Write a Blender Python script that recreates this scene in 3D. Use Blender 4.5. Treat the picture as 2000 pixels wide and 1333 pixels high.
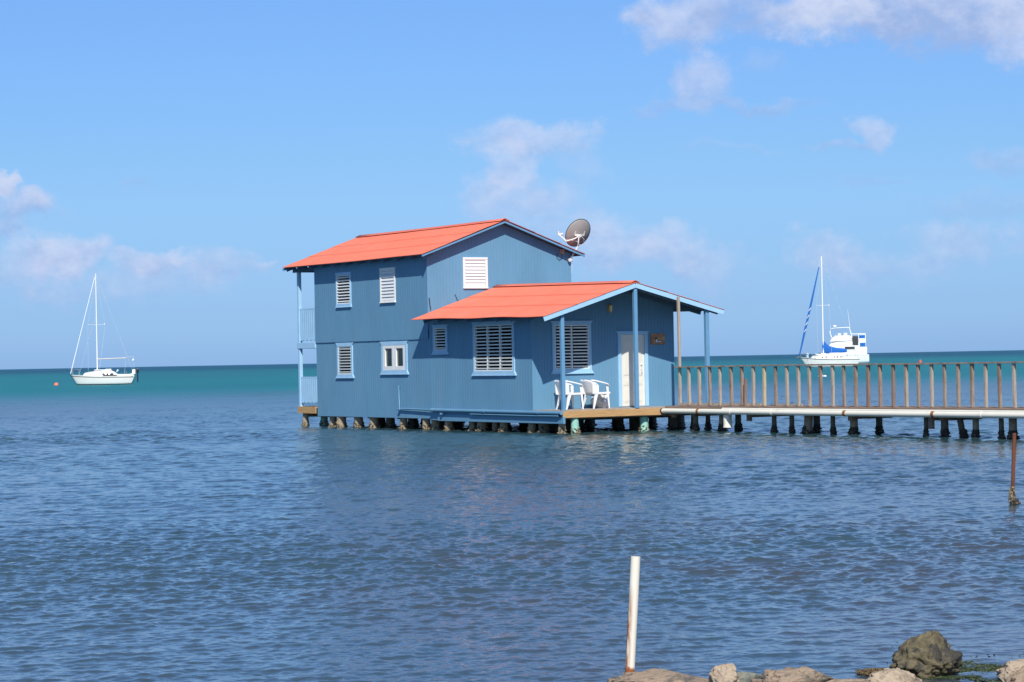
import bpy, bmesh, math, random
import numpy as np
from mathutils import Vector, Matrix, noise as mnoise

rad = math.radians
scene = bpy.context.scene
for o in list(bpy.data.objects):
    bpy.data.objects.remove(o)
COL = scene.collection

# ------------------------------------------------------------------ camera
CAM_H = 2.05
FPX = 4878.0                       # focal length in pixels of a 2000 px wide frame
PITCH = math.atan(36.5 / FPX)
ROLL = 0.019
cam_data = bpy.data.cameras.new('camera')
cam = bpy.data.objects.new('camera', cam_data)
COL.objects.link(cam)
cam_data.sensor_width = 36.0
cam_data.sensor_fit = 'HORIZONTAL'
cam_data.lens = 36.0 * FPX / 2000.0
cam_data.clip_start = 0.1
cam_data.clip_end = 60000.0
_f = Vector((0, math.cos(PITCH), math.sin(PITCH)))
_up = Vector((0, -math.sin(PITCH), math.cos(PITCH)))
_rt = Vector((1, 0, 0))
_r2 = _rt * math.cos(ROLL) - _up * math.sin(ROLL)
_u2 = _rt * math.sin(ROLL) + _up * math.cos(ROLL)
cam.matrix_world = Matrix(((_r2.x, _u2.x, -_f.x, 0), (_r2.y, _u2.y, -_f.y, 0),
                           (_r2.z, _u2.z, -_f.z, CAM_H), (0, 0, 0, 1)))
scene.camera = cam

# ------------------------------------------------------------------ exposure
scene.view_settings.view_transform = 'Standard'
scene.view_settings.look = 'None'
scene.view_settings.gamma = 1.0
scene.view_settings.exposure = 0.0

# ------------------------------------------------------------------ sun
SUN_EL = rad(42.0)
SUN_AZ_OFF = rad(1.5)              # sun stands behind the camera, a touch to the right
sd = bpy.data.lights.new('sun', 'SUN')
sd.energy = 5.0
sd.angle = rad(0.5)
sd.color = (1.0, 0.955, 0.89)
sun = bpy.data.objects.new('sun', sd)
COL.objects.link(sun)
_ld = Vector((-math.sin(SUN_AZ_OFF) * math.cos(SUN_EL), math.cos(SUN_AZ_OFF) * math.cos(SUN_EL), -math.sin(SUN_EL)))
sun.rotation_euler = _ld.to_track_quat('-Z', 'Y').to_euler()

# ------------------------------------------------------------------ sky with clouds (world)
world = bpy.data.worlds.new('World')
scene.world = world
world.use_nodes = True
wt = world.node_tree
wt.nodes.clear()


def wn(kind, **kw):
    n = wt.nodes.new(kind)
    for k, v in kw.items():
        setattr(n, k, v)
    return n


def wl(a, b):
    wt.links.new(a, b)


def wmath(op, a, b=None, c=None, clamp=False):
    n = wn('ShaderNodeMath', operation=op, use_clamp=clamp)
    for i, v in enumerate((a, b, c)):
        if v is None:
            continue
        if isinstance(v, (int, float)):
            n.inputs[i].default_value = v
        else:
            wl(v, n.inputs[i])
    return n.outputs[0]


SKY_STRENGTH = 0.06
SKY_GAIN = 2.6
out = wn('ShaderNodeOutputWorld')
bg = wn('ShaderNodeBackground')
bg.inputs['Strength'].default_value = SKY_STRENGTH
wl(bg.outputs[0], out.inputs[0])
sky = wn('ShaderNodeTexSky', sky_type='NISHITA')
sky.sun_disc = False
sky.sun_elevation = SUN_EL
sky.sun_rotation = math.pi - SUN_AZ_OFF
sky.altitude = 0
sky.air_density = 1.0
sky.dust_density = 0.35
sky.ozone_density = 2.5
tint = wn('ShaderNodeMix', data_type='RGBA', blend_type='MULTIPLY')
tint.inputs[0].default_value = 1.0
wl(sky.outputs[0], tint.inputs[6])
tc = wn('ShaderNodeTexCoord')
sep = wn('ShaderNodeSeparateXYZ')
wl(tc.outputs['Generated'], sep.inputs[0])
# clean trade-wind air: bluer towards the horizon than the model's hazy default
tramp = wn('ShaderNodeValToRGB')
te = tramp.color_ramp
te.elements[0].position = 0.0
te.elements[0].color = (0.245, 0.436, 0.962, 1)
te.elements[1].position = 0.60
te.elements[1].color = (0.50, 0.58, 0.66, 1)
for pos_, col_ in ((0.0215, (0.252, 0.415, 0.825, 1)), (0.042, (0.275, 0.428, 0.760, 1)), (0.0625, (0.312, 0.461, 0.745, 1)),
                   (0.083, (0.322, 0.473, 0.725, 1)), (0.124, (0.345, 0.500, 0.765, 1)), (0.145, (0.360, 0.517, 0.775, 1)),
                   (0.30, (0.42, 0.55, 0.715, 1))):
    e_ = te.elements.new(pos_)
    e_.color = col_
wl(sep.outputs[2], tramp.inputs[0])
tscale = wn('ShaderNodeVectorMath', operation='SCALE')
wl(tramp.outputs[0], tscale.inputs[0])
tscale.inputs['Scale'].default_value = SKY_GAIN
wl(tscale.outputs[0], tint.inputs[7])
ysafe = wmath('MAXIMUM', sep.outputs[1], 0.05)
SX = wmath('MULTIPLY', wmath('DIVIDE', sep.outputs[0], ysafe), FPX / 100)
SZ = wmath('MULTIPLY', wmath('DIVIDE', sep.outputs[2], ysafe), FPX / 100)
pc = wn('ShaderNodeCombineXYZ')
wl(SX, pc.inputs[0]); wl(SZ, pc.inputs[1])


def wnoise(scale, detail, rough, off, sy=1.0):
    m = wn('ShaderNodeMapping')
    wl(pc.outputs[0], m.inputs[0])
    m.inputs['Location'].default_value = off
    m.inputs['Scale'].default_value = (1.0, sy, 1.0)
    n = wn('ShaderNodeTexNoise')
    n.inputs['Scale'].default_value = scale
    n.inputs['Detail'].default_value = detail
    n.inputs['Roughness'].default_value = rough
    wl(m.outputs[0], n.inputs['Vector'])
    return n


# billowing distortion of the sky coordinates
dn = wnoise(0.75, 5, 0.6, (3.1, 7.7, 0))
dv = wn('ShaderNodeVectorMath', operation='MULTIPLY_ADD')
wl(dn.outputs['Color'], dv.inputs[0])
dv.inputs[1].default_value = (2.0, 1.15, 0)
dv.inputs[2].default_value = (-1.0, -0.575, 0)
pv = wn('ShaderNodeVectorMath', operation='ADD')
wl(pc.outputs[0], pv.inputs[0]); wl(dv.outputs[0], pv.inputs[1])
fb = wnoise(1.35, 10, 0.64, (11.3, 2.9, 0), 1.2)
nz = wmath('MULTIPLY', wmath('SUBTRACT', fb.outputs['Fac'], 0.5), 1.9)
fb2 = wnoise(2.1, 8, 0.6, (4.3, 15.9, 0), 1.3)
nl = wmath('MULTIPLY', wmath('SUBTRACT', fb2.outputs['Fac'], 0.52), 2.0)
# each cloud lobe: x, z (hundredths of a radian-ish above the horizon), rx, rz, opacity, softness, lit
CLOUDS = [
    (7.9, 6.85, 3.4, 1.0, .78, 1.0, .38), (6.15, 6.75, 1.25, .75, .85, .9, .95), (9.9, 6.35, .95, .8, .75, 1.0, .90),
    (8.4, 6.40, 2.4, .62, .60, 1.2, .12),
    (3.45, 6.62, 1.15, .85, .66, 1.0, .62), (4.65, 6.80, 1.0, .62, .55, 1.1, .15), (2.95, 6.45, .55, .55, .35, 1.1, .75),
    (3.75, 5.25, .82, .66, .52, 1.0, .62), (5.0, 4.85, 1.6, .16, .34, 1.1, .2), (4.9, 5.75, .7, .34, .22, 1.2, .45), (3.1, 4.85, .6, .2, .3, 1.2, .2),
    (7.15, 4.40, .52, .42, .50, 1.0, .7), (6.4, 4.15, .65, .12, .34, 1.1, .2),
    (.50, 4.32, 1.5, .42, .50, .9, .85), (.05, 3.75, .48, .62, .46, 1.0, .75), (-.15, 3.10, 1.2, .75, .50, 1.2, .7),
    (.85, 2.85, 1.1, .75, .40, 1.3, .65), (1.35, 3.8, .6, .6, .24, 1.3, .7),
    (2.0, 2.25, 1.0, .72, .52, 1.1, .7), (3.1, 2.05, 1.1, .66, .50, 1.1, .7), (4.0, 1.65, 1.0, .55, .38, 1.2, .6),
    (6.1, 2.00, .85, .54, .48, 1.1, .7), (7.0, 1.60, .95, .46, .38, 1.2, .6),
    (8.8, 2.10, 1.5, .62, .42, 1.2, .65), (9.8, 3.75, 1.0, .3, .36, 1.2, .35), (9.1, 2.9, 1.6, .34, .26, 1.3, .1),
    (7.1, 3.35, .9, .15, .24, 1.2, .1), (4.4, 4.0, 1.1, .12, .15, 1.3, .6),
    (-9.45, 3.20, 1.05, .38, .62, 1.0, .40), (-9.95, 3.60, .42, .34, .85, .8, 1.0), (-9.75, 2.72, .7, .22, .52, 1.1, .15),
    (-9.2, 3.35, .45, .22, .45, 1.0, .7),
    (-8.75, 2.20, 1.0, .56, .66, 1.0, .8), (-9.6, 2.05, 1.1, .56, .54, 1.2, .65), (-7.0, 2.05, 1.0, .27, .56, 1.0, .75),
    (-6.0, 1.92, 1.5, .38, .48, 1.2, .65), (-5.0, 2.05, .38, .10, .38, 1.1, .8), (-7.6, 1.55, 2.6, .45, .38, 1.3, .55),
    (-7.25, 3.60, .32, .10, .22, 1.2, .1),
]
OPs, LIs = None, None
for (cx, cz, rx, rz, op, soft, lit) in CLOUDS:
    rx, rz = rx * 1.08, rz * 1.10
    q = wn('ShaderNodeVectorMath', operation='MULTIPLY_ADD')
    wl(pv.outputs[0], q.inputs[0])
    q.inputs[1].default_value = (1 / rx, 1 / rz, 0)
    q.inputs[2].default_value = (-cx / rx, -cz / rz, 0)
    d = wn('ShaderNodeVectorMath', operation='DOT_PRODUCT')
    wl(q.outputs[0], d.inputs[0]); wl(q.outputs[0], d.inputs[1])
    m = wmath('MULTIPLY_ADD', d.outputs['Value'], -1.0, 0.98)
    m = wmath('ADD', m, nz)
    mr = wn('ShaderNodeMapRange', interpolation_type='SMOOTHSTEP')
    wl(m, mr.inputs[0])
    mr.inputs[1].default_value = 0.0
    mr.inputs[2].default_value = soft * 1.0
    mr.inputs[3].default_value = 0.0
    mr.inputs[4].default_value = min(.95, op * 1.22)
    o_i = mr.outputs[0]
    s = wn('ShaderNodeSeparateXYZ')
    wl(q.outputs[0], s.inputs[0])
    l_i = wmath('ADD', wmath('MULTIPLY_ADD', s.outputs[1], 0.40, lit), nl, clamp=True)
    ol = wmath('MULTIPLY', o_i, l_i)
    # alpha-over accumulation
    if OPs is None:
        OPs, LIs = o_i, ol
    else:
        inv = wmath('SUBTRACT', 1.0, o_i)
        OPs = wmath('MULTIPLY_ADD', OPs, inv, o_i)
        LIs = wmath('MULTIPLY_ADD', LIs, inv, ol)
front = wmath('GREATER_THAN', sep.outputs[1], 0.06)
above = wmath('GREATER_THAN', sep.outputs[2], 0.0)
OPs = wmath('MULTIPLY', wmath('MULTIPLY', OPs, front), above)
litf = wmath('DIVIDE', LIs, wmath('MAXIMUM', OPs, 0.001), clamp=True)
ccol = wn('ShaderNodeMix', data_type='RGBA')
wl(litf, ccol.inputs[0])
K = 1.0 / SKY_STRENGTH
ccol.inputs[6].default_value = (0.34 * K, 0.475 * K, 0.79 * K, 1)
ccol.inputs[7].default_value = (0.60 * K, 0.685 * K, 0.91 * K, 1)
skymix = wn('ShaderNodeMix', data_type='RGBA')
wl(OPs, skymix.inputs[0])
wl(tint.outputs[2], skymix.inputs[6]); wl(ccol.outputs[2], skymix.inputs[7])
wl(skymix.outputs[2], bg.inputs['Color'])
world.cycles.sampling_method = 'MANUAL'
world.cycles.sample_map_resolution = 512


# ------------------------------------------------------------------ materials
def mat(name, color, rough=0.6, var=0.10, vscale=4.0, bump=0.0, bscale=30.0, metallic=0.0, spec=0.5,
        color2=None, mscale=None, mthr=(0.45, 0.6), stretch=(1, 1, 1), trans=0.0, ior=1.45, coat=0.0):
    m = bpy.data.materials.new(name)
    m.use_nodes = True
    t = m.node_tree
    p = t.nodes['Principled BSDF']
    p.inputs['Roughness'].default_value = rough
    p.inputs['Metallic'].default_value = metallic
    p.inputs['Specular IOR Level'].default_value = spec
    p.inputs['Transmission Weight'].default_value = trans
    p.inputs['IOR'].default_value = ior
    p.inputs['Coat Weight'].default_value = coat
    c = t.nodes.new('ShaderNodeTexCoord')
    mp = t.nodes.new('ShaderNodeMapping')
    mp.inputs['Scale'].default_value = stretch
    t.links.new(c.outputs['Object'], mp.inputs[0])
    n = t.nodes.new('ShaderNodeTexNoise')
    n.inputs['Scale'].default_value = vscale
    n.inputs['Detail'].default_value = 6
    n.inputs['Roughness'].default_value = 0.65
    t.links.new(mp.outputs[0], n.inputs['Vector'])
    r = t.nodes.new('ShaderNodeValToRGB')
    r.color_ramp.elements[0].position = 0.25
    r.color_ramp.elements[1].position = 0.75
    r.color_ramp.elements[0].color = (*[max(0, x * (1 - var)) for x in color], 1)
    r.color_ramp.elements[1].color = (*[min(1, x * (1 + var)) for x in color], 1)
    t.links.new(n.outputs['Fac'], r.inputs[0])
    col = r.outputs[0]
    if color2 is not None:
        n2 = t.nodes.new('ShaderNodeTexNoise')
        n2.inputs['Scale'].default_value = mscale or 3.0
        n2.inputs['Detail'].default_value = 8
        n2.inputs['Roughness'].default_value = 0.7
        t.links.new(mp.outputs[0], n2.inputs['Vector'])
        mr = t.nodes.new('ShaderNodeMapRange')
        mr.inputs[1].default_value, mr.inputs[2].default_value = mthr
        t.links.new(n2.outputs['Fac'], mr.inputs[0])
        mx = t.nodes.new('ShaderNodeMix')
        mx.data_type = 'RGBA'
        t.links.new(mr.outputs[0], mx.inputs[0])
        t.links.new(col, mx.inputs[6])
        mx.inputs[7].default_value = (*color2, 1)
        col = mx.outputs[2]
    t.links.new(col, p.inputs['Base Color'])
    if bump:
        n3 = t.nodes.new('ShaderNodeTexNoise')
        n3.inputs['Scale'].default_value = bscale
        n3.inputs['Detail'].default_value = 8
        t.links.new(mp.outputs[0], n3.inputs['Vector'])
        b = t.nodes.new('ShaderNodeBump')
        b.inputs['Strength'].default_value = bump
        b.inputs['Distance'].default_value = 0.02
        t.links.new(n3.outputs['Fac'], b.inputs['Height'])
        t.links.new(b.outputs[0], p.inputs['Normal'])
    return m


M = {}
M['siding'] = mat('blue_siding_paint', (0.126, 0.286, 0.432), .55, .10, 1.1, .15, 40, stretch=(1, 1, .35),
                  color2=(0.150, 0.300, 0.430), mscale=.9, mthr=(.5, .75))
M['trim'] = mat('light_blue_trim_paint', (0.36, 0.59, 0.79), .5, .08, 3)
M['post'] = mat('mid_blue_post_paint', (0.13, 0.30, 0.48), .5, .10, 4)
M['white'] = mat('white_paint', (0.80, 0.80, 0.77), .45, .04, 4)
M['door'] = mat('cream_white_door_paint', (0.74, 0.71, 0.62), .5, .03, 3)
M['slat'] = mat('white_aluminium_slat', (0.78, 0.79, 0.78), .4, .04, 6)
M['glass'] = mat('green_louver_glass', (0.42, 0.56, 0.53), .12, .1, 3, spec=.8)
M['pane'] = mat('dark_window_pane', (0.012, 0.025, 0.022), .06, .1, 2, spec=.8)
M['inside'] = mat('dim_interior', (0.10, 0.11, 0.12), .8)
M['roof'] = mat('coral_roof_paint', (0.77, 0.188, 0.115), .55, .07, 1.2, color2=(0.66, 0.21, 0.145), mscale=1.3,
                mthr=(.48, .75), stretch=(1, 1, 1))
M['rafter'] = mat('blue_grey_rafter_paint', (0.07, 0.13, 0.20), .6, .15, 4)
M['pine'] = mat('golden_deck_lumber', (0.50, 0.30, 0.13), .7, .25, 3, .3, 20, stretch=(1, 1, 8),
                color2=(0.22, 0.12, 0.06), mscale=1.6, mthr=(.6, .72))
M['grey_wood'] = mat('weathered_grey_wood', (0.31, 0.25, 0.205), .8, .3, 6, .4, 30, stretch=(4, 4, .6),
                     color2=(0.15, 0.085, 0.055), mscale=2.2, mthr=(.45, .7))
M['silver_wood'] = mat('pale_weathered_wood', (0.40, 0.34, 0.28), .8, .25, 6, .4, 30, stretch=(4, 4, .6),
                       color2=(0.22, 0.15, 0.10), mscale=2.2, mthr=(.5, .75))
M['yellow_wood'] = mat('yellowish_new_wood', (0.50, 0.40, 0.24), .75, .2, 6, .3, 30, stretch=(4, 4, .6))
M['red_wood'] = mat('red_brown_weathered_wood', (0.235, 0.155, 0.12), .8, .3, 6, .4, 30, stretch=(4, 4, .6),
                    color2=(0.32, 0.25, 0.21), mscale=2.0, mthr=(.5, .75))
M['plank'] = mat('weathered_brown_stringer', (0.27, 0.19, 0.145), .8, .3, 4, .4, 30, stretch=(2, .5, 8),
                 color2=(0.09, 0.07, 0.06), mscale=2.2, mthr=(.55, .68))
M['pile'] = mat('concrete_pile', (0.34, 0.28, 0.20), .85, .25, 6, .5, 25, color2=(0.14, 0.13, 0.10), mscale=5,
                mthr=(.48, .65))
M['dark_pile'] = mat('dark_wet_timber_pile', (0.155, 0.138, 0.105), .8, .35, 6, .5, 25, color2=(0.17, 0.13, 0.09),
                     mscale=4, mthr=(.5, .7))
M['mint'] = mat('mint_green_pile_paint', (0.30, 0.58, 0.48), .6, .12, 5, color2=(0.42, 0.45, 0.36), mscale=5,
                mthr=(.52, .7))
M['barnacle'] = mat('oyster_and_barnacle_crust', (0.36, 0.28, 0.17), .9, .45, 18, .6, 40, color2=(0.03, 0.025, 0.02),
                    mscale=14, mthr=(.45, .55))
M['dark_barnacle'] = mat('dark_mussel_crust', (0.06, 0.05, 0.04), .8, .4, 18, .6, 40, color2=(0.34, 0.27, 0.18),
                         mscale=11, mthr=(.56, .64))
M['pvc'] = mat('cream_pvc_pipe', (0.80, 0.77, 0.66), .45, .05, 2, color2=(0.62, 0.53, 0.40), mscale=1.5, mthr=(.62, .75))
M['rust'] = mat('orange_rust', (0.30, 0.11, 0.035), .9, .4, 12, .5, 40, color2=(0.10, 0.035, 0.015), mscale=9,
                mthr=(.5, .65))
M['rusty_pole'] = mat('rusted_steel', (0.16, 0.055, 0.028), .9, .4, 6, .5, 40, stretch=(4, 4, .8),
                      color2=(0.30, 0.20, 0.10), mscale=3, mthr=(.55, .7))
M['plastic'] = mat('white_moulded_plastic', (0.82, 0.82, 0.82), .35, .02, 3)
M['bag'] = mat('grey_white_plastic_sack', (0.55, 0.53, 0.50), .5, .3, 7, .6, 15, color2=(0.75, .75, .74), mscale=5)
M['dish'] = mat('grey_dish_metal', (0.36, 0.34, 0.32), .55, .10, 3)
M['dish_rim'] = mat('dark_dish_rim', (0.05, 0.055, 0.06), .5)
M['bracket'] = mat('galvanised_bracket', (0.70, 0.69, 0.66), .45, .08, 8)
M['brass'] = mat('aged_brass', (0.48, 0.36, 0.20), .4, .2, 9)
M['amber'] = mat('amber_lamp_glass', (0.95, 0.72, 0.34), .3, .1, 9)
M['sign'] = mat('brown_sign_wood', (0.42, 0.19, 0.09), .6, .25, 8, color2=(0.58, 0.36, 0.18), mscale=7, mthr=(.5, .6))
M['black'] = mat('black_paint', (0.02, 0.02, 0.022), .5)
M['gel'] = mat('white_gelcoat', (0.80, 0.79, 0.74), .25, .03, .6)
M['gelb'] = mat('bright_white_gelcoat', (0.84, 0.85, 0.85), .25, .02, .6)
M['deckpaint'] = mat('cream_boat_deck', (0.76, 0.74, 0.66), .5, .05, 1)
M['antifoul'] = mat('dark_antifouling_paint', (0.03, 0.04, 0.045), .6)
M['stripe'] = mat('brown_grey_sheer_stripe', (0.25, 0.20, 0.17), .5)
M['dstripe'] = mat('dark_teal_sheer_stripe', (0.045, 0.08, 0.10), .5)
M['bwin'] = mat('tinted_boat_window', (0.06, 0.055, 0.055), .15, .1, 3, spec=.7)
M['alu'] = mat('white_mast_aluminium', (0.80, 0.79, 0.75), .35, .03, 1)
M['alug'] = mat('grey_boom_aluminium', (0.55, 0.53, 0.50), .4, .05, 1)
M['steel'] = mat('stainless_tube', (0.55, 0.57, 0.60), .3, .05, 3, metallic=.7)
M['wire'] = mat('rigging_wire', (0.60, 0.65, 0.70), .4)
M['bluecloth'] = mat('royal_blue_canvas', (0.012, 0.13, 0.46), .8, .15, 1.5)
M['greycloth'] = mat('pale_grey_canvas', (0.62, 0.64, 0.68), .8, .05, 1.5)
M['engine'] = mat('black_outboard_cowl', (0.02, 0.022, 0.03), .35)
M['buoy'] = mat('faded_coral_buoy', (0.72, 0.20, 0.14), .5, .1, 2)
M['redbuoy'] = mat('dull_red_buoy', (0.42, 0.11, 0.10), .6, .1, 2)
M['whitebuoy'] = mat('white_float', (0.85, 0.85, 0.85), .4, .04, 3)
M['limestone'] = mat('tan_limestone', (0.34, 0.255, 0.18), .9, .35, 9, 1.0, 30, color2=(0.12, 0.105, 0.085), mscale=9,
                     mthr=(.47, .62))
M['pale_stone'] = mat('pale_cream_stone', (0.43, 0.34, 0.245), .9, .28, 9, 1.0, 30, color2=(0.20, 0.155, 0.11), mscale=10,
                      mthr=(.48, .64))
M['grey_stone'] = mat('grey_green_stone', (0.23, 0.23, 0.19), .85, .35, 8, .8, 22, color2=(0.11, 0.115, 0.10), mscale=7,
                      mthr=(.48, .62))
M['weed'] = mat('brown_seaweed', (0.11, 0.075, 0.035), .8, .4, 12)
M['gweed'] = mat('green_seaweed', (0.055, 0.075, 0.025), .7, .5, 6)
M['shore'] = mat('shore_rubble_and_sand', (0.20, 0.17, 0.13), .95, .4, 9, .8, 14, color2=(0.08, 0.075, 0.06), mscale=4)


def boulder_material():
    m = mat('mossy_boulder_stone', (0.125, 0.103, 0.056), .75, .5, 12, 1.0, 24, color2=(0.040, 0.037, 0.030), mscale=8,
            mthr=(.47, .57))
    t = m.node_tree
    p = t.nodes['Principled BSDF']
    old = p.inputs['Base Color'].links[0].from_socket
    c = t.nodes.new('ShaderNodeTexCoord')
    s = t.nodes.new('ShaderNodeSeparateXYZ')
    t.links.new(c.outputs['Object'], s.inputs[0])
    n = t.nodes.new('ShaderNodeTexNoise')
    n.inputs['Scale'].default_value = 9
    n.inputs['Detail'].default_value = 6
    t.links.new(c.outputs['Object'], n.inputs['Vector'])
    a = t.nodes.new('ShaderNodeMath'); a.operation = 'MULTIPLY_ADD'
    t.links.new(n.outputs['Fac'], a.inputs[0]); a.inputs[1].default_value = .16
    t.links.new(s.outputs[2], a.inputs[2])
    r = t.nodes.new('ShaderNodeMapRange')
    t.links.new(a.outputs[0], r.inputs[0])
    r.inputs[1].default_value, r.inputs[2].default_value = .285, .325
    x = t.nodes.new('ShaderNodeMix'); x.data_type = 'RGBA'
    t.links.new(r.outputs[0], x.inputs[0]); t.links.new(old, x.inputs[6])
    x.inputs[7].default_value = (0.27, 0.20, 0.10, 1)
    t.links.new(x.outputs[2], p.inputs['Base Color'])
    return m


M['boulder'] = boulder_material()


def white_pole_material():
    m = mat('white_painted_steel_pole', (0.76, 0.71, 0.60), .5, .04, 4)
    t = m.node_tree
    p = t.nodes['Principled BSDF']
    old = p.inputs['Base Color'].links[0].from_socket
    c = t.nodes.new('ShaderNodeTexCoord')
    s = t.nodes.new('ShaderNodeSeparateXYZ')
    t.links.new(c.outputs['Object'], s.inputs[0])
    mp = t.nodes.new('ShaderNodeMapping')
    mp.inputs['Scale'].default_value = (1, 1, .18)
    t.links.new(c.outputs['Object'], mp.inputs[0])
    n = t.nodes.new('ShaderNodeTexNoise')
    n.inputs['Scale'].default_value = 38
    n.inputs['Detail'].default_value = 5
    t.links.new(mp.outputs[0], n.inputs['Vector'])

    def ma(op, a, b, cc=None):
        k = t.nodes.new('ShaderNodeMath'); k.operation = op
        for i, v in enumerate((a, b, cc)):
            if v is None:
                continue
            if isinstance(v, (int, float)):
                k.inputs[i].default_value = v
            else:
                t.links.new(v, k.inputs[i])
        return k.outputs[0]

    def mrange(v, a, b):
        k = t.nodes.new('ShaderNodeMapRange')
        t.links.new(v, k.inputs[0])
        k.inputs[1].default_value, k.inputs[2].default_value = a, b
        return k.outputs[0]
    side = mrange(ma('MULTIPLY_ADD', s.outputs[2], -.07, s.outputs[0]), .004, -.026)            # west side of the pole
    low = mrange(s.outputs[2], .58, .40)
    streak = ma('MULTIPLY', ma('MULTIPLY', side, low), mrange(n.outputs['Fac'], .34, .50))
    band = mrange(ma('MULTIPLY_ADD', n.outputs['Fac'], .09, s.outputs[2]), .105, .085)
    f = ma('MAXIMUM', streak, band)
    x = t.nodes.new('ShaderNodeMix'); x.data_type = 'RGBA'
    t.links.new(f, x.inputs[0]); t.links.new(old, x.inputs[6])
    x.inputs[7].default_value = (0.30, 0.09, 0.02, 1)
    t.links.new(x.outputs[2], p.inputs['Base Color'])
    return m


M['white_pole'] = white_pole_material()


# ------------------------------------------------------------------ mesh builder
class MB:
    def __init__(self):
        self.v, self.f, self.mi, self.sm = [], [], [], []

    def face(self, pts, mi=0, smooth=False):
        b = len(self.v)
        self.v += [tuple(p) for p in pts]
        self.f.append(tuple(range(b, b + len(pts))))
        self.mi.append(mi); self.sm.append(smooth)

    def grid(self, rows, mi=0, smooth=True, closed=False):
        """rows: list of equally long point rows -> connected quads"""
        b = len(self.v)
        n = len(rows[0])
        for r in rows:
            self.v += [tuple(p) for p in r]
        for i in range(len(rows) - 1):
            for j in range(n if closed else n - 1):
                k = (j + 1) % n
                self.f.append((b + i * n + j, b + i * n + k, b + (i + 1) * n + k, b + (i + 1) * n + j))
                self.mi.append(mi); self.sm.append(smooth)

    def box(self, x0, x1, y0, y1, z0, z1, mi=0):
        b = len(self.v)
        self.v += [(x0, y0, z0), (x1, y0, z0), (x1, y1, z0), (x0, y1, z0), (x0, y0, z1), (x1, y0, z1), (x1, y1, z1), (x0, y1, z1)]
        for q in ((3, 2, 1, 0), (4, 5, 6, 7), (0, 1, 5, 4), (1, 2, 6, 5), (2, 3, 7, 6), (3, 0, 4, 7)):
            self.f.append(tuple(b + i for i in q)); self.mi.append(mi); self.sm.append(False)

    def bar(self, p, q, w, h, mi=0, up=(0, 0, 1)):
        """rectangular bar from p to q, w wide (sideways), h high"""
        p, q, up = Vector(p), Vector(q), Vector(up)
        d = (q - p).normalized()
        s = d.cross(up).normalized() * (w / 2)
        u = s.normalized().cross(d) * (h / 2)
        c = []
        for e in (p, q):
            c.append([e - s - u, e + s - u, e + s + u, e - s + u])
        b = len(self.v)
        self.v += [tuple(x) for x in c[0] + c[1]]
        for f in ((3, 2, 1, 0), (4, 5, 6, 7), (0, 1, 5, 4), (1, 2, 6, 5), (2, 3, 7, 6), (3, 0, 4, 7)):
            self.f.append(tuple(b + i for i in f)); self.mi.append(mi); self.sm.append(False)

    def tube(self, path, radii, n=10, mi=0, caps=True, squash=1.0):
        path = [Vector(p) for p in path]
        if isinstance(radii, (int, float)):
            radii = [radii] * len(path)
        rows = []
        for i, p in enumerate(path):
            d = (path[min(i + 1, len(path) - 1)] - path[max(i - 1, 0)]).normalized()
            a = Vector((0, 0, 1)) if abs(d.z) < .9 else Vector((1, 0, 0))
            s = d.cross(a).normalized()
            u = s.cross(d).normalized()
            rows.append([p + (s * math.cos(t) + u * math.sin(t) * squash) * radii[i]
                         for t in [2 * math.pi * k / n for k in range(n)]])
        self.grid(rows, mi, True, True)
        if caps:
            self.face(list(reversed(rows[0])), mi)
            self.face(rows[-1], mi)

    def prism(self, poly, axis, t0, t1, mi=0):
        """poly: 2-D points; extruded along axis 'x','y' or 'z' from t0 to t1"""
        def P(a, b, t):
            return {'x': (t, a, b), 'y': (a, t, b), 'z': (a, b, t)}[axis]
        A = [P(a, b, t0) for a, b in poly]
        B = [P(a, b, t1) for a, b in poly]
        n = len(poly)
        self.face(list(reversed(A)), mi); self.face(B, mi)
        for i in range(n):
            j = (i + 1) % n
            self.face([A[i], A[j], B[j], B[i]], mi)

    def lathe(self, prof, c=(0, 0, 0), n=20, mi=0):
        rows = [[(c[0] + r * math.cos(2 * math.pi * k / n), c[1] + r * math.sin(2 * math.pi * k / n), c[2] + z)
                 for k in range(n)] for r, z in prof]
        self.grid(rows, mi, True, True)

    def build(self, name, mats, parent=None, bevel=0.0, recalc=True, merge=True):
        me = bpy.data.meshes.new(name)
        me.from_pydata(self.v, [], self.f)
        if not isinstance(mats, (list, tuple)):
            mats = [mats]
        for m in mats:
            me.materials.append(m)
        me.polygons.foreach_set('material_index', self.mi)
        me.polygons.foreach_set('use_smooth', self.sm)
        bm = bmesh.new(); bm.from_mesh(me)
        if merge:
            bmesh.ops.remove_doubles(bm, verts=bm.verts, dist=1e-5)
        if recalc:
            bmesh.ops.recalc_face_normals(bm, faces=bm.faces)
        for e in bm.edges:
            if any(not f.smooth for f in e.link_faces):
                e.smooth = False
        bm.to_mesh(me); bm.free()
        o = bpy.data.objects.new(name, me)
        COL.objects.link(o)
        if parent is not None:
            o.parent = parent
        if bevel:
            md = o.modifiers.new('bevel', 'BEVEL')
            md.width = bevel; md.segments = 2; md.limit_method = 'ANGLE'
        return o


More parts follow.
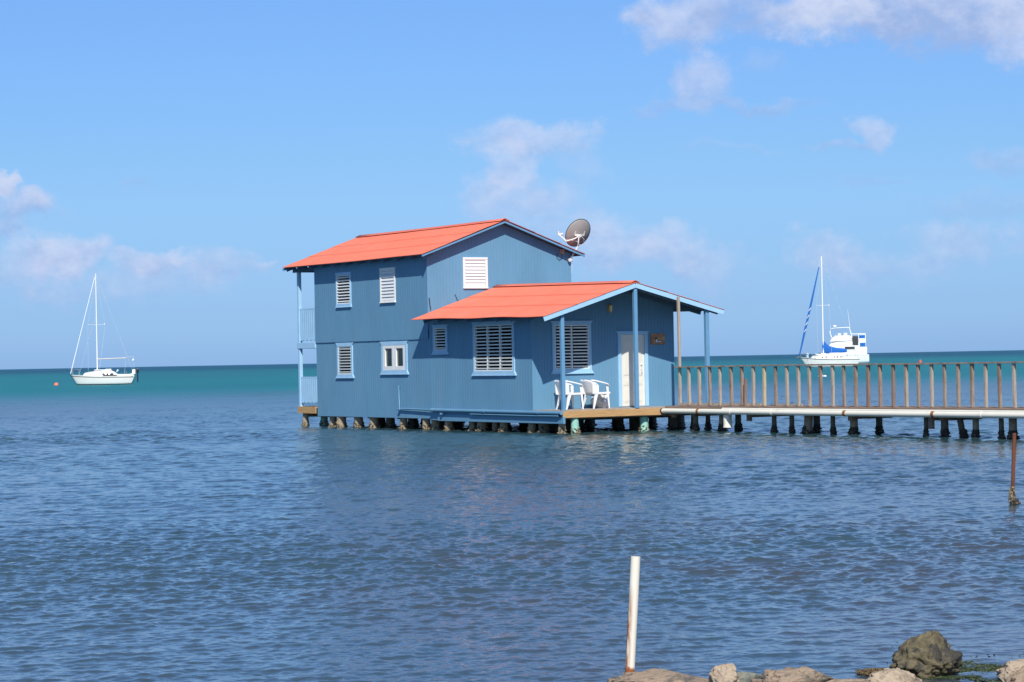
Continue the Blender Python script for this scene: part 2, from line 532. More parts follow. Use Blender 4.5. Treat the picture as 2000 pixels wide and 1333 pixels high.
def build_each(mb, name, mats, parent, bevel=0.0):
    """every loose piece of the builder becomes a part of its own"""
    key = {}
    par = list(range(len(mb.v)))

    def find(i):
        while par[i] != i:
            par[i] = par[par[i]]
            i = par[i]
        return i
    for i, v in enumerate(mb.v):
        k = tuple(round(c, 4) for c in v)
        if k in key:
            par[find(i)] = find(key[k])
        else:
            key[k] = i
    for f in mb.f:
        r = find(f[0])
        for i in f[1:]:
            par[find(i)] = r
    groups = {}
    for fi, f in enumerate(mb.f):
        groups.setdefault(find(f[0]), []).append(fi)
    outl = []
    for fs in groups.values():
        n = MB()
        for fi in fs:
            n.face([mb.v[i] for i in mb.f[fi]], mb.mi[fi], mb.sm[fi])
        outl.append(n.build(name, mats, parent, bevel))
    return outl


def thing(name, label, cat, loc=(0, 0, 0), rz=0.0, group=None, rot=None):
    o = bpy.data.objects.new(name, None)
    o.empty_display_size = .2
    COL.objects.link(o)
    o.location = loc
    o.rotation_euler = rot if rot else (0, 0, rz)
    tag(o, label, cat, group)
    return o


def tag(o, label, cat, group=None):
    o['label'] = label; o['category'] = cat
    if group:
        o['group'] = group
    return o


def copy_tree(o, parent=None):
    c = o.copy(); COL.objects.link(c)
    c.parent = parent
    for ch in list(o.children):
        copy_tree(ch, c)
    return c


# ------------------------------------------------------------------ sea
rng = np.random.default_rng(7)


def waves(X, Y, D):
    """small wind chop: height and sideways pull of many crossing wave trains; D is the local row spacing"""
    Z = np.zeros_like(X); DX = np.zeros_like(X); DY = np.zeros_like(X)
    nw = 230
    lam = 0.055 * (20.0) ** (rng.random(nw) ** 1.55)        # 0.055 .. 1.1 m
    th = rad(-68) + rng.normal(0, rad(43), nw)
    ph = rng.random(nw) * 2 * np.pi
    sl = 0.0212 * (0.7 + 0.6 * rng.random(nw)) * np.clip(.20 / lam, .2, 1) ** .7
    gust = 1 + .35 * np.sin(X * .21 + Y * .13 + 1.3) * np.sin(Y * .17 - X * .06 + .4) + .2 * np.sin(X * .05 - Y * .41)
    for i in range(nw):
        k = 2 * np.pi / lam[i]
        a = sl[i] / k
        kx, ky = k * np.cos(th[i]), k * np.sin(th[i])
        p = kx * X + ky * Y + ph[i]
        proj = lam[i] / max(.15, abs(np.sin(th[i])))
        w = np.clip(proj / (2.0 * D) - .9, 0, 1) * (gust if lam[i] < .9 else 1.0)
        # open-water chop grows a little with distance where short ripples are lost
        w = w * (1 + 2.3 * np.clip((Y - 30) / 85, 0, 1) * (lam[i] > .33))
        Z += a * w * np.sin(p)
        c = .85 * a * w * np.cos(p)
        DX += c * np.cos(th[i]); DY += c * np.sin(th[i])
    return Z, DX, DY


def make_sea():
    # columns fan out with distance so the mesh stays fine near the shore
    sc = np.linspace(-1, 1, 901)
    so_ = np.array([1.06, 1.15, 1.4, 2, 3.5, 7, 20, 60, 200, 800])
    sc = np.concatenate([-so_[::-1], sc, so_])
    ys = [-60, -30, -10, 2, 7]
    y = 8.5
    while y < 300:
        ys.append(y); y += (.0015 if y < 40 else (.0022 if y < 80 else .0034)) * y
    ys += [310, 330, 360, 400, 460, 540, 650, 800, 1100, 1600, 2600, 4500, 8000, 15000, 28000, 45000]
    ys = np.array(ys)
    dyr = np.gradient(ys)
    hw = .235 * np.maximum(ys, 0) + 2.6
    X = sc[None, :] * hw[:, None]
    Y = np.repeat(ys[:, None], len(sc), 1)
    DYR = np.repeat(dyr[:, None], len(sc), 1)
    S = np.repeat(np.abs(sc)[None, :], len(ys), 0)
    m = (S <= 1.0) & (Y > 8) & (Y < 301)
    z, dx, dy = waves(X[m], Y[m], DYR[m])
    fade = np.clip((1 - S[m]) / .12, 0, 1) * np.clip((300 - Y[m]) / 60, 0, 1) * np.clip((Y[m] - 8.5) / 2.5, 0, 1)
    # calmer towards the stones of the shore
    calm = np.clip((Y[m] - 14.5) / 7.0, 0, 1) ** .8 * .4 + .6
    calm *= 1 - .40 * np.exp(-((Y[m] - 17) / 3) ** 2 - ((X[m] - 4) / 2.2) ** 2)
    fade *= calm
    Z = np.zeros_like(X); DX = np.zeros_like(X); DY = np.zeros_like(X)
    Z[m] = z * fade; DX[m] = dx * fade; DY[m] = dy * fade
    V = np.stack([X + DX, Y + DY, Z], -1).reshape(-1, 3)
    ny, nx = X.shape
    idx = np.arange(nx * ny).reshape(ny, nx)
    F = np.stack([idx[:-1, :-1], idx[:-1, 1:], idx[1:, 1:], idx[1:, :-1]], -1).reshape(-1, 4)
    me = bpy.data.meshes.new('sea')
    me.vertices.add(len(V)); me.vertices.foreach_set('co', V.ravel().astype(np.float32))
    me.loops.add(F.size); me.loops.foreach_set('vertex_index', F.ravel().astype(np.int32))
    me.polygons.add(len(F))
    me.polygons.foreach_set('loop_start', np.arange(0, F.size, 4, dtype=np.int32))
    me.polygons.foreach_set('use_smooth', np.ones(len(F), dtype=bool))
    me.update(calc_edges=True); me.validate()
    me.materials.append(sea_material())
    o = bpy.data.objects.new('sea', me)
    COL.objects.link(o)
    o['kind'] = 'structure'
    return o


def sea_material():
    m = bpy.data.materials.new('sea_water')
    m.use_nodes = True
    t = m.node_tree
    p = t.nodes['Principled BSDF']
    p.inputs['IOR'].default_value = 1.333
    p.inputs['Roughness'].default_value = .06

    def n(kind, **kw):
        k = t.nodes.new(kind)
        for a, b in kw.items():
            setattr(k, a, b)
        return k

    def ma(op, a, b=None, c=None, clamp=False):
        k = n('ShaderNodeMath', operation=op, use_clamp=clamp)
        for i, v in enumerate((a, b, c)):
            if v is None:
                continue
            if isinstance(v, (int, float)):
                k.inputs[i].default_value = v
            else:
                t.links.new(v, k.inputs[i])
        return k.outputs[0]

    def rng_(v, a, b, c=0.0, d=1.0):
        k = n('ShaderNodeMapRange', interpolation_type='SMOOTHSTEP')
        t.links.new(v, k.inputs[0])
        for i, q in enumerate((a, b, c, d)):
            k.inputs[i + 1].default_value = q
        return k.outputs[0]

    def mix(f, a, b):
        k = n('ShaderNodeMix', data_type='RGBA')
        t.links.new(f, k.inputs[0])
        for i, q in ((6, a), (7, b)):
            if isinstance(q, tuple):
                k.inputs[i].default_value = (*q, 1)
            else:
                t.links.new(q, k.inputs[i])
        return k.outputs[2]

    def noise(scale, detail=4, sc=(1, 1, 1), rough=.55):
        mp = n('ShaderNodeMapping')
        mp.inputs['Scale'].default_value = sc
        t.links.new(tc.outputs['Object'], mp.inputs[0])
        k = n('ShaderNodeTexNoise')
        k.inputs['Scale'].default_value = scale
        k.inputs['Detail'].default_value = detail
        k.inputs['Roughness'].default_value = rough
        t.links.new(mp.outputs[0], k.inputs['Vector'])
        return k.outputs['Fac']
    tc = n('ShaderNodeTexCoord')
    s = n('ShaderNodeSeparateXYZ')
    t.links.new(tc.outputs['Object'], s.inputs[0])
    x, y = s.outputs[0], s.outputs[1]
    big = noise(.035, 4, (1, .35, 1))
    mid = noise(.16, 4, (1, .5, 1))
    # sea bed: seagrass near (dark), pale sand bank farther out (turquoise), deep water at the horizon
    yy = ma('MULTIPLY_ADD', ma('SUBTRACT', big, .5), 150.0, y)
    yy = ma('MULTIPLY_ADD', ma('SUBTRACT', mid, .5), 45.0, yy)
    sand = rng_(yy, 100, 225)
    deep = rng_(y, 480, 1500)
    near = (0.030, 0.062, 0.085)
    greenish = (0.028, 0.068, 0.075)
    f_green = ma('MULTIPLY', rng_(y, 46, 68), rng_(x, -9, 2))
    f_green = ma('MULTIPLY', f_green, rng_(y, 100, 80))
    patch = rng_(noise(.11, 3, (1, .45, 1)), .40, .66)
    c = mix(patch, near, (0.038, 0.082, 0.098))
    c = mix(rng_(y, 40, 17), c, (0.042, 0.075, 0.100))
    # brown weed and mud patches on the shallow bottom off the stones
    f_mud = ma('MULTIPLY', ma('MULTIPLY', rng_(y, 48, 20), rng_(x, -4.5, 1.5)), rng_(noise(.45, 4, (1, .4, 1)), .40, .62))
    c = mix(f_mud, c, (0.056, 0.067, 0.080))
    c = mix(f_green, c, greenish)
    turq = mix(rng_(noise(.02, 4, (1, .25, 1)), .35, .7), (0.012, 0.185, 0.210), (0.016, 0.150, 0.190))
    c = mix(sand, c, turq)
    c = mix(deep, c, (0.010, 0.085, 0.135))
    t.links.new(c, p.inputs['Base Color'])
    # ripples finer than the mesh, everywhere
    r1 = noise(9.0, 3, (1, 1.5, 1))
    r2 = noise(2.2, 4, (1, 1.8, 1))
    r3 = noise(.55, 4, (1, 1.9, 1))
    farw = rng_(y, 150, 260)
    h = ma('MULTIPLY', r1, .006)
    h = ma('MULTIPLY_ADD', ma('MULTIPLY', r2, farw), .16, h)
    h = ma('MULTIPLY_ADD', ma('MULTIPLY', r3, farw), .50, h)
    b = n('ShaderNodeBump')
    b.inputs['Strength'].default_value = 1.0
    b.inputs['Distance'].default_value = 1.0
    t.links.new(h, b.inputs['Height'])
    t.links.new(b.outputs[0], p.inputs['Normal'])
    t.links.new(ma('ADD', rng_(y, 14, 130, .07, .21), rng_(y, 110, 240, 0, .19)), p.inputs['Roughness'])
    t.links.new(rng_(y, 50, 200, .5, .26), p.inputs['Specular IOR Level'])
    return m


make_sea()

# shore the camera stands on
sh = MB()
srows = []
for j in range(30):
    yy = -30 + j * 1.62
    row = []
    for i in range(41):
        xx = -40 + i * 2.0
        base = .47 - max(0, yy - 6) * .075 + .035 * max(0, xx - 6) if yy > 6 else .47 + .02 * max(0, xx - 6)
        row.append((xx, yy, base + .05 * mnoise.noise((xx * .5, yy * .5, 3))))
    srows.append(row)
sh.grid(srows)
so = sh.build('shore_ground', M['shore'])
so['kind'] = 'structure'

# ------------------------------------------------------------------ house
HANG = rad(30.3)
HO = Vector((0.5468, 69.4, 0.0))
AX = Vector((math.cos(HANG), math.sin(HANG), 0)); BX = Vector((-math.sin(HANG), math.cos(HANG), 0))


def W(a, b, z):
    return HO + AX * a + BX * b + Vector((0, 0, z))


house = thing('stilt_house', 'blue two storey wooden house with coral red roofs standing on piles over the water', 'house',
              HO, HANG)

B1, B2 = 6.0, 13.70        # upper block runs from B1 to B2; lower part from 0 to B1
WA, WU = 4.76, 5.03        # widths


def cut(intervals, lo, hi):
    outl = []
    for a, b in intervals:
        if hi <= a or lo >= b:
            outl.append((a, b)); continue
        if lo > a: outl.append((a, lo))
        if hi < b: outl.append((hi, b))
    return outl


def wall(mb, P, u0, u1, v0, vtop, holes=(), pitch=.15, gw=.009, gd=.005, mi=0):
    """grooved board wall; P(u, v, d) maps to space with d going inwards"""
    us = {u0, u1}
    for h in holes:
        us |= {h[0], h[1]}
    k = u0 + pitch
    gr = []
    while k < u1 - gw:
        gr.append((k - gw / 2, k + gw / 2)); us |= {k - gw / 2, k + gw / 2}
        k += pitch
    us = sorted(us)
    for a, b in zip(us[:-1], us[1:]):
        if b - a < 1e-6:
            continue
        c = (a + b) / 2
        d = gd if any(g0 < c < g1 for g0, g1 in gr) else 0.0
        iv = [(v0, None)]
        spans = [(v0, 1e9)]
        for h in holes:
            if h[0] <= c <= h[1]:
                spans = cut(spans, h[2], h[3])
        for lo, hi in spans:
            ta = vtop(a) if hi > 1e8 else hi
            tb = vtop(b) if hi > 1e8 else hi
            if min(ta, tb) <= lo:
                continue
            mb.face([P(a, lo, d), P(b, lo, d), P(b, tb, d), P(a, ta, d)], mi)
            if d:
                mb.face([P(a, lo, 0), P(a, lo, d), P(a, ta, d), P(a, ta, 0)], mi)
                mb.face([P(b, lo, 0), P(b, lo, d), P(b, tb, d), P(b, tb, 0)], mi)


# roof lines -------------------------------------------------------
def roof_upper(a):
    return 6.24 - .362 * abs(a - 2.51)


LR_RIDGE = 2.38


def roof_lower(a, b):
    ridge = 4.095 + .020 * (b + 1.67)
    if a < LR_RIDGE:
        eave = 3.185 + .0125 * (b + 1.67)
        return ridge + (eave - ridge) * (LR_RIDGE - a) / (LR_RIDGE + .60)
    eave = 3.325 + .0125 * (b + 1.67)
    return ridge + (eave - ridge) * (a - LR_RIDGE) / (5.33 - LR_RIDGE)


# openings: u0,u1,v0,v1 are the inner openings (the trim stands round them)
WIN = {   # wall 's' = long side (u = b), 'f' = porch front (u = a), 'g' = upper gable (u = a)
    'w1': ('s', 11.10, 12.03, 3.93, 4.84), 'w2': ('s', 8.08, 8.97, 3.92, 4.87),
    'w3': ('s', 11.16, 12.06, 1.69, 2.57), 'w4': ('s', 7.50, 8.95, 1.80, 2.56),
    'w5': ('s', 4.93, 5.62, 2.37, 3.03), 'w6': ('s', 1.03, 3.20, 1.74, 3.05),
    'w7': ('g', 1.25, 2.00, 4.27, 5.10), 'w8': ('f', .74, 1.86, 1.76, 2.99),
    'd': ('f', 2.94, 3.74, .66, 2.70)}

lw = MB()
sideP = lambda u, v, d: (0.0 + d, u, v)
holes = [w[1:] for k, w in WIN.items() if w[0] == 's' and w[4] < 3.2]
wall(lw, sideP, 0.0, B1, .30, lambda u: roof_lower(0, u) - .02, [h for h in holes if h[0] < B1], .15)
wall(lw, sideP, B1, B2, .34, lambda u: 2.76, [h for h in holes if h[0] > B1], .15)
frontP = lambda u, v, d: (u, 0.0 + d, v)
wall(lw, frontP, 0.0, WA, .60, lambda u: roof_lower(u, 0) - .02, [WIN['w8'][1:], WIN['d'][1:]], .10)
wall(lw, lambda u, v, d: (WA - d, u, v), 0.0, B1, .34, lambda u: roof_lower(WA, u) - .02, [], .15)
wall(lw, lambda u, v, d: (WU - d, u, v), B1, B2, .34, lambda u: 2.76, [], .15)
wall(lw, lambda u, v, d: (u, B2 - d, v), 0.0, WU, .34, lambda u: 2.76, [], .15)
lw.build('lower_wall', M['siding'], house, merge=False)

uw = MB()
wall(uw, lambda u, v, d: (-.028 + d, u, v), B1 - .01, B2 + .01, 2.73, lambda u: roof_upper(0) - .02,
     [WIN['w1'][1:], WIN['w2'][1:]], .15)
uw.box(-.028, 0.0, B1 - .01, B2 + .01, 2.715, 2.73)
gab_top = lambda u: roof_upper(u) - .03
us = [-.028, 2.51, WU]
gP = lambda u, v, d: (u, B1 - .01 + d, v)
wall(uw, gP, -.028, 2.51, 3.0, gab_top, [WIN['w7'][1:]], .11)
wall(uw, gP, 2.51, WU, 3.0, gab_top, [], .11)
bP = lambda u, v, d: (u, B2 + .01 - d, v)
wall(uw, bP, -.028, 2.51, 2.73, gab_top, [], .15)
wall(uw, bP, 2.51, WU, 2.73, gab_top, [], .15)
wall(uw, lambda u, v, d: (WU - d, u, v), B1, B2, 2.73, lambda u: roof_upper(WU) - .02, [], .15)
uw.build('upper_wall', M['siding'], house, merge=False)

# floors and rooms seen dimly through the windows
fl = MB()
fl.box(.02, WA - .02, .03, B1, .46, .58)
fl.box(.02, WU - .02, B1, B2 - .02, .46, .58)
fl.box(.02, WU - .02, B1 + .02, B2 - .02, 2.60, 2.70)
fl.box(2.6, 2.7, .1, B1 - .1, .58, 3.1)
fl.box(2.2, 2.3, B1 + .1, B2 - .1, .58, 2.6)
fl.box(2.4, 2.5, B1 + .1, B2 - .1, 2.7, 5.3)
fl.build('floor', M['inside'], house)

# skirting beam under the lower part
sk = MB()
sk.box(-.035, .035, -1.66, 5.48, .275, .475)
sk.build('skirt_board', M['siding'], house, bevel=.008)


def corrugated(mb, fn, a0, a1, b0, b1, lift0=0.0, lift1=0.0, pitch=.076, amp=.009, na=5):
    """sheet metal whose waves run along b; fn(a, b) gives the roof height"""
    nb = int((b1 - b0) / pitch * 6)
    rows = []
    for i in range(na + 1):
        t = i / na
        a = a0 + (a1 - a0) * t
        rows.append([(a, b0 + (b1 - b0) * j / nb,
                      fn(a, b0 + (b1 - b0) * j / nb) + lift0 + (lift1 - lift0) * t + amp * math.sin(2 * math.pi * (b0 + (b1 - b0) * j / nb) / pitch)
                      + .006 * mnoise.noise((a * .7, (b0 + (b1 - b0) * j / nb) * .5, 1.7)))
                     for j in range(nb + 1)])
    mb.grid(rows)


def ridge_cap(mb, a, zf, b0, b1, drop, w=.16):
    rows = []
    for da, dz in ((-w, -w * drop + .004), (-w * .5, -w * .5 * drop + .012), (0, .020), (w * .5, -w * .5 * drop + .012), (w, -w * drop + .004)):
        rows.append([(a + da, b0 + (b1 - b0) * j / 8, zf(b0 + (b1 - b0) * j / 8) + dz + .016) for j in range(9)])
    mb.grid(rows)


UB0, UB1 = B1 - .36, 15.44
ur = MB()
fu = lambda a, b: roof_upper(a) + .035 - .012 * math.sin((b - UB0) / (UB1 - UB0) * math.pi)
# three overlapping courses on each slope
for (x0, x1, l0, l1) in ((2.51, 1.50, .009, .013), (1.56, .62, .0045, .0085), (.68, -.36, 0, .004)):
    corrugated(ur, fu, x0, x1, UB0, UB1, l0, l1)
for (x0, x1, l0, l1) in ((2.51, 3.60, .009, .013), (3.54, 4.5, .0045, .0085), (4.44, 5.34, 0, .004)):
    corrugated(ur, fu, x0, x1, UB0, UB1, l0, l1)
ridge_cap(ur, 2.51, lambda b: fu(2.51, b) + .02, UB0 + .01, UB1, .362)
uro = ur.build('upper_roof', M['roof'], house, merge=False, recalc=False)
md = uro.modifiers.new('thick', 'SOLIDIFY'); md.thickness = .004

LB0, LB1 = -1.70, B1 - .02
lr = MB()
fl_ = lambda a, b: roof_lower(a, b) + .03 + (.012 * math.sin(b * 1.9) if a < 0 else 0)
for (x0, x1, l0, l1) in ((2.38, 1.34, .009, .013), (1.40, .42, .0045, .0085), (.48, -.62, 0, .004)):
    corrugated(lr, fl_, x0, x1, LB0, LB1, l0, l1)
for (x0, x1, l0, l1) in ((2.38, 3.46, .009, .013), (3.40, 4.5, .0045, .0085), (4.44, 5.36, 0, .004)):
    corrugated(lr, fl_, x0, x1, LB0, LB1, l0, l1)
ridge_cap(lr, 2.38, lambda b: fl_(2.38, b) + .02, LB0 + .01, LB1, .30)
lro = lr.build('lower_roof', M['roof'], house, merge=False, recalc=False)
md = lro.modifiers.new('thick', 'SOLIDIFY'); md.thickness = .004

# barge boards, rafters
bb = MB()
for s, e in ((-.36, 2.51), (5.34, 2.51)):
    bb.bar((s, UB0 + .035, roof_upper(s) - .018), (e, UB0 + .035, roof_upper(e) - .018), .03, .05)
bb.build('barge_board', M['post'], house)
bb = MB()
for s, e in ((-.36, 2.51), (5.34, 2.51)):
    bb.bar((s, UB1 - .05, roof_upper(s) - .045), (e, UB1 - .05, roof_upper(e) - .045), .03, .085)
bb.build('barge_board', M['post'], house)
bb = MB()
for s, e in ((-.60, 2.38), (5.34, 2.38)):
    bb.bar((s, LB0 + .03, roof_lower(s, LB0) - .05), (e, LB0 + .03, roof_lower(e, LB0) - .05), .03, .125)
bb.build('barge_board', M['trim'], house)
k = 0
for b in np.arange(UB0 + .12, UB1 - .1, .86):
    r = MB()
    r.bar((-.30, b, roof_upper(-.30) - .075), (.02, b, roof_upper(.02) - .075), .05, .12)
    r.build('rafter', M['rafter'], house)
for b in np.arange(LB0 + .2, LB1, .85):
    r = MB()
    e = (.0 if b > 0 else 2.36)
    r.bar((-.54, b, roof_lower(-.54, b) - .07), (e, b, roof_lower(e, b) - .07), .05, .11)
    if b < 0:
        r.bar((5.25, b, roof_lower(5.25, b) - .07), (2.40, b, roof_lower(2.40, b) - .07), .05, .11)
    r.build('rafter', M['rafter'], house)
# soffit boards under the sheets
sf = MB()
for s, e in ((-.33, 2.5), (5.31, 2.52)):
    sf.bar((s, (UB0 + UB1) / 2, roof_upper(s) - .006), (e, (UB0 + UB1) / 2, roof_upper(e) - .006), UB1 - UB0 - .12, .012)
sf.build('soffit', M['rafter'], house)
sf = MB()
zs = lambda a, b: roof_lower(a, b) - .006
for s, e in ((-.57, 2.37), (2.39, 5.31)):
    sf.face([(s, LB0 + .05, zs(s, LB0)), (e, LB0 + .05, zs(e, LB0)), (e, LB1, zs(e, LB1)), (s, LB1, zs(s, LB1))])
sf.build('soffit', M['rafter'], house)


# windows ----------------------------------------------------------
def maps(kind):
    if kind == 's':
        return lambda u, v, d: (-d, u, v)
    if kind == 'su':
        return lambda u, v, d: (-.028 - d, u, v)
    if kind == 'g':
        return lambda u, v, d: (u, B1 - .01 - d, v)
    return lambda u, v, d: (u, -d, v)


def pbox(mb, P, u0, u1, v0, v1, d0, d1, mi=0):
    c = [P(u, v, d) for d in (d0, d1) for u, v in ((u0, v0), (u1, v0), (u1, v1), (u0, v1))]
    b = len(mb.v)
    mb.v += c
    for q in ((3, 2, 1, 0), (4, 5, 6, 7), (0, 1, 5, 4), (1, 2, 6, 5), (2, 3, 7, 6), (3, 0, 4, 7)):
        mb.f.append(tuple(b + i for i in q)); mb.mi.append(mi); mb.sm.append(False)


def ppoly(mb, P, pts, d0, d1, mi=0):
    A = [P(u, v, d0) for u, v in pts]; B = [P(u, v, d1) for u, v in pts]
    mb.face(list(reversed(A)), mi); mb.face(B, mi)
    for i in range(len(pts)):
        j = (i + 1) % len(pts)
        mb.face([A[i], A[j], B[j], B[i]], mi)


def trim_frame(P, u0, u1, v0, v1, tw, flare, head=.11, sill=.11, bottom=True):
    m = MB()
    pbox(m, P, u0 - tw, u0, v0, v1, -.04, .030)
    pbox(m, P, u1, u1 + tw, v0, v1, -.04, .030)
    ppoly(m, P, [(u0 - tw, v1), (u1 + tw, v1), (u1 + tw, v1 + head * .35), (u1 + tw + flare, v1 + head), (u0 - tw - flare, v1 + head), (u0 - tw, v1 + head * .35)], -.04, .034)
    if bottom:
        ppoly(m, P, [(u0 - tw - flare, v0 - sill), (u1 + tw + flare, v0 - sill), (u1 + tw, v0 - sill * .2), (u1 + tw, v0), (u0 - tw, v0), (u0 - tw, v0 - sill * .2)], -.04, .036)
        pbox(m, P, u0 - tw - flare, u1 + tw + flare, v0 - sill - .02, v0 - sill, -.0, .055)
    return m


def louvers(P, u0, u1, v0, v1, n, angle, thick, depth, cols=1, mull=.045, d=.0):
    """blades, each tilted about its long axis"""
    m = MB()
    w = (u1 - u0 - mull * (cols - 1)) / cols
    for c in range(cols):
        a = u0 + c * (w + mull) + .012
        b = a + w - .024
        for i in range(n):
            v = v0 + (v1 - v0) * (i + .5) / n
            ca, sa = math.cos(angle), math.sin(angle)
            pts = []
            for s, t in ((-.5, -.5), (.5, -.5), (.5, .5), (-.5, .5)):
                x = s * depth; y = t * thick
                pts.append((x * ca - y * sa + d, -(x * sa + y * ca) + v))     # (out, up): outer edge lower
            A = [P(a, q[1], q[0]) for q in pts]; B = [P(b, q[1], q[0]) for q in pts]
            m.face(A); m.face(list(reversed(B)))
            for k in range(4):
                l = (k + 1) % 4
                mi = 1 if k == 1 else 0
                m.face([A[k], A[l], B[l], B[k]], mi)
    return m


def jalousie(key, P, u0, u1, v0, v1, n, cols=1, kind='open', tw=.075, flare=.05, head=.11, sill=.10, trim='trim', label=None):
    fr = trim_frame(P, u0, u1, v0, v1, tw, flare, head, sill).build('window', M[trim], house, bevel=.004)
    if label:
        fr['label'] = label
    fb_ = MB()                                                     # metal sash with mullions
    s = .028
    pbox(fb_, P, u0 + .001, u0 + s, v0 + .001, v1 - .001, -.05, .022)
    pbox(fb_, P, u1 - s, u1 - .001, v0 + .001, v1 - .001, -.05, .022)
    pbox(fb_, P, u0 + s, u1 - s, v1 - s, v1 - .001, -.05, .022)
    pbox(fb_, P, u0 + s, u1 - s, v0 + .001, v0 + s, -.05, .022)
    w = (u1 - u0 - 2 * s - .045 * (cols - 1)) / cols
    for c in range(1, cols):
        a = u0 + s + c * w + (c - 1) * .045
        pbox(fb_, P, a, a + .045, v0 + s, v1 - s, -.05, .022)
    fb_.build('sash', M['white'], fr, bevel=.003)
    if kind == 'shut':
        lv = louvers(P, u0 + s, u1 - s, v0 + s, v1 - s, n, rad(72), .012, (v1 - v0 - 2 * s) / n * .96, cols, d=.004)
        lv.build('louvers', [M['slat'], M['slat']], fr)
    elif kind == 'open':
        lv = louvers(P, u0 + s, u1 - s, v0 + s, v1 - s, n, rad(32), .026, .072, cols, d=-.002)
        lv.build('louvers', [M['slat'], M['slat']], fr)
    else:
        lv = louvers(P, u0 + s, u1 - s, v0 + s, v1 - s, n, rad(9), .036, .065, cols, d=-.002)
        lv.build('louvers', [M['glass'], M['slat']], fr)
    return fr


w = WIN
jalousie('w1', maps('su'), *w['w1'][1:], 9, kind='open', tw=.06, flare=.02, head=.09, label='upper window with open white slats')
jalousie('w2', maps('su'), *w['w2'][1:], 9, kind='shut', tw=.05, flare=.02, head=.08, sill=.03, trim='white', label='upper window with closed white slats')
jalousie('w3', maps('s'), *w['w3'][1:], 9, kind='glass', tw=.10, flare=.09, head=.12, sill=.11)
jalousie('w5', maps('s'), *w['w5'][1:], 7, kind='glass', tw=.09, flare=.08, head=.10, sill=.11)
jalousie('w6', maps('s'), *w['w6'][1:], 13, cols=3, kind='glass', tw=.09, flare=.09, head=.11, sill=.12)
jalousie('w7', maps('g'), *w['w7'][1:], 8, kind='shut', tw=.05, flare=.01, head=.06, sill=.03, trim='white', label='gable window with closed white slats')
jalousie('w8', maps('f'), *w['w8'][1:], 13, cols=2, kind='glass', tw=.08, flare=.06, head=.12, sill=.12)
# casement window
P = maps('s')
u0, u1, v0, v1 = w['w4'][1:]
fr = trim_frame(P, u0, u1, v0, v1, .12, .08, .12, .12).build('window', M['trim'], house, bevel=.004)
fr['label'] = 'white framed casement window with two dark panes'
cs = MB()
for a, b in ((u0 + .002, (u0 + u1) / 2 - .004), ((u0 + u1) / 2 + .004, u1 - .002)):
    pbox(cs, P, a, a + .13, v0 + .002, v1 - .002, -.04, .030)
    pbox(cs, P, b - .13, b, v0 + .002, v1 - .002, -.04, .030)
    pbox(cs, P, a + .13, b - .13, v1 - .095, v1 - .002, -.04, .030)
    pbox(cs, P, a + .13, b - .13, v0 + .002, v0 + .12, -.04, .030)
cs.build('sash', M['white'], fr, bevel=.004)
gp = MB()
pbox(gp, P, u0 + .1, u1 - .1, v0 + .08, v1 - .06, -.03, -.022)
gp.build('pane', M['pane'], fr)

# door
P = maps('f')
u0, u1, v0, v1 = w['d'][1:]
dm = MB()
pbox(dm, P, u0 + .004, u1 - .004, v0 + .004, v1 - .004, -.045, -.020)
for (a, b) in ((u0 + .09, (u0 + u1) / 2 - .04), ((u0 + u1) / 2 + .04, u1 - .09)):
    for (c, d) in ((v0 + .12, v0 + .52), (v0 + .60, v0 + .78), (v0 + .88, v1 - .14)):
        pbox(dm, P, a, b, c, d, -.021, -.012)
        pbox(dm, P, a + .035, b - .035, c + .035, d - .035, -.013, -.006)
door = dm.build('door', M['door'], house, bevel=.006)
hd = MB()
pbox(hd, P, u1 - .14, u1 - .095, v0 + .88, v0 + 1.10, -.022, -.005)
hd.tube([P(u1 - .118, v0 + .93, -.01), P(u1 - .118, v0 + .95, .035), P(u1 - .118, v0 + 1.05, .035), P(u1 - .118, v0 + 1.07, -.01)], .011, 8)
hd.lathe([(.001, 0), (.028, 0), (.028, .02), (.001, .02)], P(u1 - .118, v0 + 1.17, 0), 12)
hd.build('door_handle', M['bracket'], door)
dt = trim_frame(P, u0, u1, v0, v1, .105, .05, .10, 0, bottom=False)
dt.build('door_trim', M['trim'], door, bevel=.004)

# light frieze line on porch gable, meter box, wires
cbx = MB()
cbx.box(4.62, 4.76, B1 - .10, B1 - .012, 5.27, 5.43)
cbx.build('junction_box', M['silver_wood'], house, bevel=.01)
cw = MB()
cw.tube([(4.55, B1 - .03, 5.30), (4.50, B1 - .04, 5.18), (4.58, B1 - .04, 5.10), (4.68, B1 - .04, 5.14), (4.70, B1 - .04, 5.27)], .008, 6)
cw.tube([(.9, B1 - .03, 4.05), (.98, B1 - .05, 3.86), (1.12, B1 - .06, 3.83), (1.3, B1 - .03, 3.86)], .008, 6)
cw.tube([(.0, B1 - .06, 3.95), (.03, B1 - .06, 3.70), (.05, B1 - .06, 3.60)], .012, 6)
build_each(cw, 'cable', M['black'], house)

